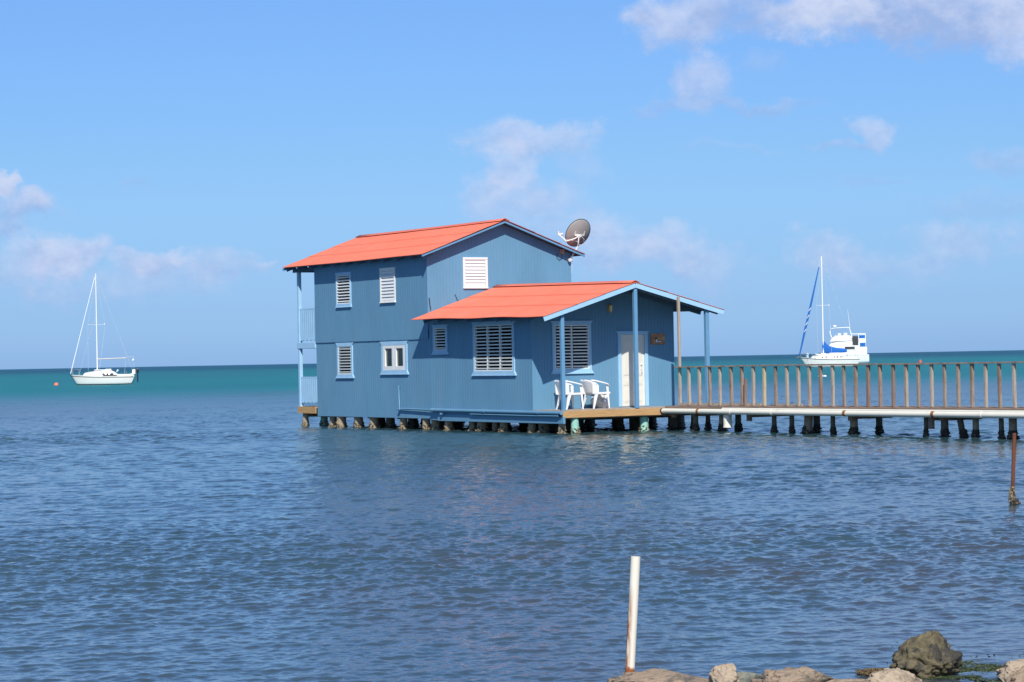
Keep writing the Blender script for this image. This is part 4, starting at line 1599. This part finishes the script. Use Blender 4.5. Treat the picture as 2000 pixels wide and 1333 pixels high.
def sailboat_blue():
    b = thing('sailboat', 'white sailboat with blue furled jib and blue sail cover seen above the jetty railing', 'sailboat',
              (48.45, 389, 0), rad(3))
    X0 = -3.9
    m = MB()
    hull(m, 9.45, 2.9, 1.62, 1.22, 1.20, 1.15, .70, .4, stern_rake=.45, stripe=(.86, .94), waterline=.04)
    h = m.build('hull', [M['gel'], M['antifoul'], M['dstripe'], M['deckpaint']], b)
    h.location = (X0, 0, 0)
    m = MB()
    cabin(m, [-2.0, -1.7, -.8, .6, 2.2, 3.2, 3.7], [.6, .85, 1.0, 1.05, 1.05, 1.05, 1.0], [1.25, 1.22, 1.2, 1.2, 1.2, 1.2, 1.2], [1.4, 1.72, 1.80, 1.86, 1.92, 1.85, 1.45])
    cb = m.build('cabin', M['deckpaint'], b)
    m = MB()
    for x in (-.35, .25, 1.55, 1.95, 2.5, 2.75):
        m.prism(ell(x, 1.52, .13, .07), 'y', -1.05, -1.0); m.prism(ell(x, 1.52, .13, .07), 'y', 1.0, 1.05)
    build_each(m, 'porthole', M['bwin'], cb)
    m = MB(); m.box(-1.2, 2.8, -.6, .6, 1.85, 2.02); m.box(.9, 2.4, -.5, .5, 2.0, 2.18)
    build_each(m, 'hatch', M['gelb'], cb, bevel=.04)
    m = MB(); m.box(3.7, 5.2, -1.05, -.8, 1.18, 1.50); m.box(3.7, 5.2, .8, 1.05, 1.18, 1.5); m.box(3.75, 3.95, -.3, .3, 1.3, 1.95)
    build_each(m, 'coaming', M['deckpaint'], b, bevel=.04)
    m = MB(); m.tube([(0, 0, 1.8), (0, 0, 17.3)], [.125, .10], 12)
    mast = m.build('mast', M['alu'], b)
    m = MB(); m.tube([(-1.0, -.5, 9.55), (0, 0, 9.6), (1.15, .5, 9.6)], .035, 8); m.tube([(1.1, .48, 9.5), (1.1, .48, 9.75)], .08, 8)
    m.build('spreader', M['alu'], mast)
    m = MB(); m.tube([(.1, 0, 2.35), (5.2, 0, 2.45)], .075, 10)
    m.build('boom', M['alug'], b)
    m = MB()
    rows = []
    for x, z0, z1, w_ in ((-.16, 2.15, 4.05, .10), (.1, 2.12, 4.10, .20), (.5, 2.12, 3.65, .24), (1.0, 2.15, 3.25, .26), (2.0, 2.15, 2.98, .26), (3.2, 2.18, 2.85, .22), (3.7, 2.2, 2.70, .14)):
        rows.append([(x, w_ * math.cos(t) * .8, (z0 + z1) / 2 + (z1 - z0) / 2 * math.sin(t) + .04 * mnoise.noise((x * 2, t * 2, 0))) for t in [2 * math.pi * k / 14 for k in range(14)]])
    m.grid(rows, 0, True, True); m.face(list(reversed(rows[0]))); m.face(rows[-1])
    m.build('sail_cover', M['bluecloth'], b)
    m = MB()
    m.tube([(-3.75, 0, 1.85), (-2.9, 0, 5.4), (-1.7, 0, 10.2), (-.42, 0, 15.6)], [.10, .17, .15, .07], 10)
    m.build('furled_jib', M['bluecloth'], b)
    m = MB()
    for t in (.28, .36, .44, .52):
        p = Vector((-3.75, 0, 1.85)).lerp(Vector((-.42, 0, 15.6)), t)
        m.tube([p + Vector((-.20, -.05, -.28)), p + Vector((0, -.19, 0)), p + Vector((.20, -.05, .28))], .05, 6)
    build_each(m, 'sail_tie', M['gelb'], b)
    m = MB(); m.tube([(-.42, 0, 15.6), (-.1, 0, 17.1)], .04, 6)
    for p, q in (((-1.0, -1.1, 1.25), (-1.0, -.5, 9.55)), ((-1.0, -.5, 9.55), (0, 0, 16.8)), ((1.1, -1.2, 1.25), (1.15, .5, 9.6)), ((1.15, .5, 9.6), (0, 0, 16.8)), ((5.4, 0, 1.3), (0, 0, 17.2)), ((5.2, 0, 2.45), (4.6, 0, 1.4))):
        m.tube([p, q], .014, 5)
    build_each(m, 'stay', M['wire'], b)
    m = MB()
    st = [(-3.6, -.3), (-2.6, -.85), (-1.5, -1.15), (.2, -1.35), (2.0, -1.35), (3.8, -1.25), (5.2, -1.0)]
    for s in (-1, 1):
        for x, y in st:
            m.tube([(x, s * y, 1.25), (x, s * y, 2.05)], .025, 6)
        m.tube([(x, s * y, 2.05) for x, y in st], .016, 5)
    m.tube([(-2.6, -.85, 2.05), (-3.8, -.2, 2.15), (-3.95, 0, 2.15), (-3.8, .2, 2.15), (-2.6, .85, 2.05)], .028, 6)
    m.build('railing', M['steel'], b)
    m = MB(); m.box(-2.75, -2.45, -.75, -.45, 1.4, 2.2)
    m.build('dock_box', M['greycloth'], b, bevel=.04)
    m = MB(); m.tube([(-4.35, 0, 1.55), (-3.7, 0, 1.58)], [.03, .09], 6)
    m.build('bowsprit', M['stripe'], b)
    return b


sailboat_blue()


def motor_yacht():
    b = thing('motor_yacht', 'white flybridge motor yacht with blue and white canvas moored behind the right sailboat', 'motor yacht',
              (64.0, 523, 0), rad(-8))
    # bow x = 0, stern x = 10.4
    m = MB()
    hull(m, 10.6, 3.7, 2.35, 1.85, 1.75, 1.3, .95, .5, stripe=(.88, .92), waterline=.03, full=.6)
    m.build('hull', [M['gelb'], M['antifoul'], M['greycloth'], M['gelb']], b)
    m = MB()
    cabin(m, [1.3, 2.2, 3.0, 4.6, 7.4, 8.6], [1.1, 1.4, 1.5, 1.55, 1.55, 1.5], [1.95, 1.9, 1.9, 1.85, 1.8, 1.8], [2.2, 3.6, 4.5, 4.95, 5.0, 4.9], inset=.92)
    cb = m.build('deckhouse', M['gelb'], b)
    m = MB()
    m.prism([(1.7, 2.25), (2.9, 2.25), (3.0, 3.25), (2.15, 3.25)], 'y', -1.56, -1.46)
    m.prism([(5.6, 2.9), (7.7, 2.9), (7.7, 3.45), (5.6, 3.45)], 'y', -1.60, -1.52)
    m.prism([(1.7, 2.25), (2.9, 2.25), (3.0, 3.25), (2.15, 3.25)], 'y', 1.46, 1.56)
    build_each(m, 'window', M['bwin'], cb)
    m = MB()
    cabin(m, [2.6, 3.1, 3.8, 6.9, 7.1], [1.3, 1.5, 1.55, 1.5, 1.4], [4.55, 4.55, 4.6, 4.7, 4.7], [4.8, 5.4, 5.75, 5.75, 5.5], inset=.95)
    fbr = m.build('flybridge', M['gelb'], b)
    m = MB(); m.box(4.2, 4.9, -.9, .9, 5.7, 6.3); m.box(5.4, 6.2, -.9, .9, 5.7, 6.35); m.box(3.6, 3.75, -1.3, 1.3, 5.7, 6.1)
    m.build('seat', M['greycloth'], fbr, bevel=.08)
    m = MB()
    for s in (-1.45, 1.45):
        m.tube([(2.9, s, 5.4), (2.55, s, 6.6), (2.75, s, 7.15), (3.4, s, 7.35)], [.11, .10, .09, .08], 8)
        m.tube([(3.4, s, 7.35), (6.2, s, 7.45), (6.6, s, 7.35)], .08, 8)
        m.tube([(6.6, s, 7.35), (6.9, s, 6.4), (7.15, s, 5.2)], [.10, .12, .14], 8)
    m.tube([(3.4, -1.45, 7.35), (3.4, 1.45, 7.35)], .08, 8); m.tube([(6.4, -1.45, 7.43), (6.4, 1.45, 7.43)], .08, 8)
    m.build('radar_arch', M['gelb'], b)
    m = MB(); m.lathe([(.02, 7.55), (.40, 7.6), (.44, 7.8), (.34, 7.95), (.02, 8.0)], (3.6, 0, 0), 14); m.tube([(3.6, 0, 7.3), (3.6, 0, 7.6)], .08, 8)
    m.build('radar_dome', M['gelb'], b)
    m = MB(); m.tube([(6.75, -1.45, 7.3), (6.35, -1.45, 11.2)], [.06, .03], 6); m.tube([(2.75, 1.45, 7.0), (2.6, 1.45, 8.4)], [.04, .02], 6)
    build_each(m, 'antenna', M['gelb'], b)
    m = MB()
    m.box(6.9, 10.0, -1.6, 1.6, 5.95, 6.12)
    m.build('aft_roof', M['gelb'], b, bevel=.04)
    m = MB()
    for x, y in ((9.9, -1.55), (9.9, 1.55), (8.5, -1.55), (8.5, 1.55)):
        m.box(x - .06, x + .06, y - .06, y + .06, 1.8, 5.95)
    build_each(m, 'stanchion', M['gelb'], b)
    m = MB()
    m.box(8.62, 9.82, -1.63, -1.58, 3.4, 5.9, 0)
    m.box(8.62, 9.82, -1.66, -1.635, 5.15, 5.80, 1); m.box(8.75, 9.90, -1.66, -1.635, 3.45, 4.20, 1)
    m.box(9.93, 9.98, -1.5, 1.5, 3.4, 5.9, 0)
    m.box(9.985, 10.0, -1.5, 1.5, 5.15, 5.80, 1); m.box(9.985, 10.0, -1.5, 1.5, 3.45, 4.20, 1)
    m.build('canvas', [M['gelb'], M['bluecloth']], b)
    m = MB(); m.box(7.2, 8.4, -1.58, -1.53, 3.75, 5.6)  # solid dark panel: the shade inside the side opening is put into its colour
    m.build('opening_shade_panel', M['bwin'], b)
    m = MB(); m.box(8.2, 10.2, -1.6, -1.5, 1.8, 3.3); m.box(8.2, 10.2, 1.5, 1.6, 1.8, 3.3); m.box(10.0, 10.2, -1.5, 1.5, 1.8, 2.4)
    m.box(8.9, 9.7, -1.63, -1.6, 2.0, 2.2)
    m.build('bulwark', M['gelb'], b, bevel=.03)
    return b


motor_yacht()


def float_ball(name, label, loc, r, m1, sq=1.0, neck=True):
    m = MB()
    prof = [(.001, -r * .75 * sq)]
    for k in range(1, 12):
        t = -math.pi / 2 + math.pi * k / 12
        prof.append((r * math.cos(t), r * sq * math.sin(t) + r * .15))
    prof.append((.001, r * sq + r * .15))
    m.lathe(prof, (0, 0, 0), 18)
    if neck:
        m.lathe([(.10 * r, r * sq), (.14 * r, r * sq + .25 * r), (.02, r * sq + .28 * r)], (0, 0, 0), 8)
    o = m.build(name, M[m1])
    o.location = loc
    tag(o, label, 'buoy')
    return o


float_ball('mooring_buoy', 'round faded coral red mooring buoy left of the small sailboat', (-55.0, 301, 0), .30, 'buoy')
float_ball('channel_buoy', 'small dull red upright buoy on open water just above the jetty handrail', (67.6, 414, .2), .32, 'redbuoy', 1.7)
float_ball('mooring_buoy', 'larger of the two white floats seen between the jetty balusters', (27.72, 224.8, 0), .25, 'whitebuoy', .8, False)
float_ball('mooring_buoy', 'smaller of the two white floats seen between the jetty balusters', (28.08, 224.6, 0), .16, 'whitebuoy', .7, False)

# ------------------------------------------------------------------ foreground poles
pole = thing('white_pole', 'leaning white painted steel pole with rust at its foot, rising from the shore stones', 'pole', (.700, 15.72, .055))
m = MB()
m.tube([(-.004, 0, -.15), (0, 0, 0), (.014, 0, .2), (.036, 0, .5), (.052, 0, .742)], .0305, 24)
m.build('tube', M['white_pole'], pole)
rp = thing('rusty_post', 'thin rusty steel post with oysters at the waterline, standing alone in the bay', 'post', (6.63, 33.3, 0))
m = MB()
m.tube([(-.02, 0, -.5), (0, 0, .1), (.02, 0, .5), (.042, 0, .945)], [.026, .025, .026, .027], 12)
m.build('shaft', M['rusty_pole'], rp)
c = bpy.data.objects.new('oyster_crust', barnacle_mesh(1, 'dark_barnacle')); COL.objects.link(c); c.parent = rp
c.scale = (.60, .60, .38); c.location = (.02, -.02, .0)
c = bpy.data.objects.new('oyster_crust', barnacle_mesh(3, 'barnacle')); COL.objects.link(c); c.parent = rp
c.scale = (.36, .36, .7); c.location = (-.005, -.01, .10)


# ------------------------------------------------------------------ stones
def rock(name, label, cat, x, y, z, sx, sy, sz, m1, seed, amp=.28, freq=1.5, rot=0.0, shape=None, sub=5, group=None, flat=0):
    bm = bmesh.new()
    bmesh.ops.create_icosphere(bm, subdivisions=sub, radius=1.0)
    off = Vector((seed * 3.7, seed * 1.3, seed * 7.1))
    rr_ = random.Random(int(seed * 100))
    planes = []
    for _ in range(0 if name == 'boulder' else 13):
        nv = Vector((rr_.uniform(-1, 1), rr_.uniform(-1, 1), rr_.uniform(-.3, 1)))
        planes.append((nv.normalized(), rr_.uniform(.60, .92)))
    for v in bm.verts:
        p = v.co.copy()
        n = mnoise.fractal(p * freq + off, 1.0, 2.1, 6)
        r = 1 + amp * n
        # chipped facets
        cell = mnoise.voronoi(p * freq * 1.3 + off)[0]
        r += amp * .9 * (cell[1] - cell[0]) - amp * .35
        r += amp * (.14 if name == 'boulder' else .05) * mnoise.noise(p * freq * 8 + off)
        q = mnoise.noise(p * freq * 1.9 + off * 2)
        r -= amp * .55 * max(0.0, .16 - abs(q)) / .16          # cracks and folds
        q = mnoise.noise(p * freq * 4.3 + off * 3)
        r -= amp * .25 * max(0.0, .12 - abs(q)) / .12
        p *= r
        for nrm, dd in planes:                                  # broken faces
            e = p.dot(nrm) - dd
            if e > 0:
                p -= nrm * e * .88
        p *= 1 + .025 * mnoise.noise(p * 6 + off) + .018 * mnoise.noise(p * 15 + off)
        if shape:
            p = shape(p)
        v.co = Vector((p.x * sx, p.y * sy, p.z * sz))
    me = bpy.data.meshes.new(name)
    for f in bm.faces:
        f.smooth = True
    bm.to_mesh(me); bm.free()
    me.materials.append(M[m1])
    o = bpy.data.objects.new(name, me); COL.objects.link(o)
    o.location = (x, y, z); o.rotation_euler = (0, 0, rot)
    tag(o, label, cat, group)
    return o


def boulder_shape(p):
    q = p.copy()
    if q.z > .1:
        t = min(1.3, (q.z - .1))
        q.x = q.x * (1 - .26 * t) + .07 * t
        q.y *= 1 - .35 * t
    if q.z < -.2:
        q.x *= 1.0; q.z = -.2 + (q.z + .2) * .8
    q.z += .20 * math.exp(-((q.x - .16) / .26) ** 2) * max(0, q.z)
    return q


G = 'stones along the waterline'
rock('boulder', 'dark rounded boulder with a tan pointed top standing in the shallows', 'boulder', 2.60, 15.86, .095, .222, .20, .152, 'boulder', 2.2, .24, 1.3, shape=boulder_shape, group=G)
rock('stone', 'long low grey tan stone at the foot of the white pole', 'stone', 0.90, 15.58, .005, .36, .21, .108, 'limestone', 5, .24, 1.5, group=G)
rock('stone', 'pale pointed cream stone standing between grey stones', 'stone', 1.27, 15.42, .05, .098, .12, .122, 'pale_stone', 8, .30, 1.4, rot=.5, group=G)
rock('stone', 'small grey stone just right of the pale pointed stone', 'stone', 1.41, 15.52, .02, .105, .13, .095, 'grey_stone', 9.5, .22, 1.5, group=G)
rock('stone', 'broad tan stone with a ragged top in the middle of the shore row', 'stone', 1.72, 15.35, .03, .265, .18, .118, 'limestone', 12.3, .30, 1.6, group=G)
rock('stone', 'flat brownish stone reaching right from the broad tan stone', 'stone', 1.99, 15.2, .0, .23, .17, .085, 'limestone', 31, .22, 1.7, group=G)
rock('stone', 'tan stone in front of the dark boulder, left of it', 'stone', 2.30, 15.42, .01, .185, .16, .095, 'pale_stone', 17.9, .28, 1.6, group=G)
rock('stone', 'large pale stone with a folded top cut by the right picture edge', 'stone', 3.15, 15.55, .03, .185, .18, .125, 'pale_stone', 21, .30, 1.6, group=G)
rock('stone', 'greyish stone below the large pale stone on the right', 'stone', 3.16, 15.30, -.02, .22, .16, .12, 'limestone', 44, .25, 1.6, group=G)
for i in range(16):
    rock('stone', 'small rubble stone lying low on the shore below the stone row', 'stone', -3.2 + i * .5 + random.uniform(-.15, .15), 14.2 + random.uniform(-.5, .3) , -.08, random.uniform(.12, .24),
         random.uniform(.12, .2), random.uniform(.06, .10), random.choice(['limestone', 'grey_stone', 'pale_stone']), 50 + i * 1.7, .25, 1.5, sub=4, group='rubble stones on the shore')


# ------------------------------------------------------------------ seaweed
def weed_mat(name, label, cx, cy, rx, ry, n, h, mname, seed, flat=.5):
    r = random.Random(seed)
    m = MB()
    for i in range(n):
        t = r.uniform(0, 2 * math.pi); q = math.sqrt(r.random())
        x = cx + rx * q * math.cos(t); y = cy + ry * q * math.sin(t)
        a = r.uniform(0, 2 * math.pi)
        L = h * r.uniform(.5, 1.4) * (1 - .5 * q)
        w = r.uniform(.004, .010)
        dx, dy = math.cos(a) * L * (1 - flat * .3), math.sin(a) * L * (1 - flat * .3)
        z0 = -.006
        z1 = z0 + L * (1 - flat) + .007
        px, py = -math.sin(a) * w, math.cos(a) * w
        m.face([(x - px, y - py, z0), (x + px, y + py, z0), (x + dx * .6 + px, y + dy * .6 + py, z1), (x + dx * .6 - px, y + dy * .6 - py, z1)])
        m.face([(x + dx * .6 - px, y + dy * .6 - py, z1), (x + dx * .6 + px, y + dy * .6 + py, z1), (x + dx, y + dy, z1 * .55)])
    o = m.build(name, M[mname], recalc=False, merge=False)
    o['kind'] = 'stuff'; o['label'] = label; o['category'] = 'seaweed'
    return o


weed_mat('seaweed', 'brown seaweed tuft on the water left of the dark boulder', 2.29, 15.95, .125, .14, 1500, .05, 'weed', 1, .45)
weed_mat('seaweed', 'brown seaweed crust at the right picture edge', 3.27, 16.05, .16, .14, 1500, .05, 'weed', 2, .4)
weed_mat('seaweed', 'green seaweed floating in the shallows right of the dark boulder', 2.98, 16.0, .20, .55, 1300, .06, 'gweed', 3, .97)
weed_mat('seaweed', 'scattered dark seaweed bits floating off the stones', 2.9, 16.6,   .7, 1.2, 70, .04, 'gweed', 4, .97)
weed_mat('seaweed', 'dark seaweed fringe along the boulder foot', 2.60, 15.75, .30, .10, 600, .05, 'gweed', 5, .9)  # dark green blades strewn along the boulder foot
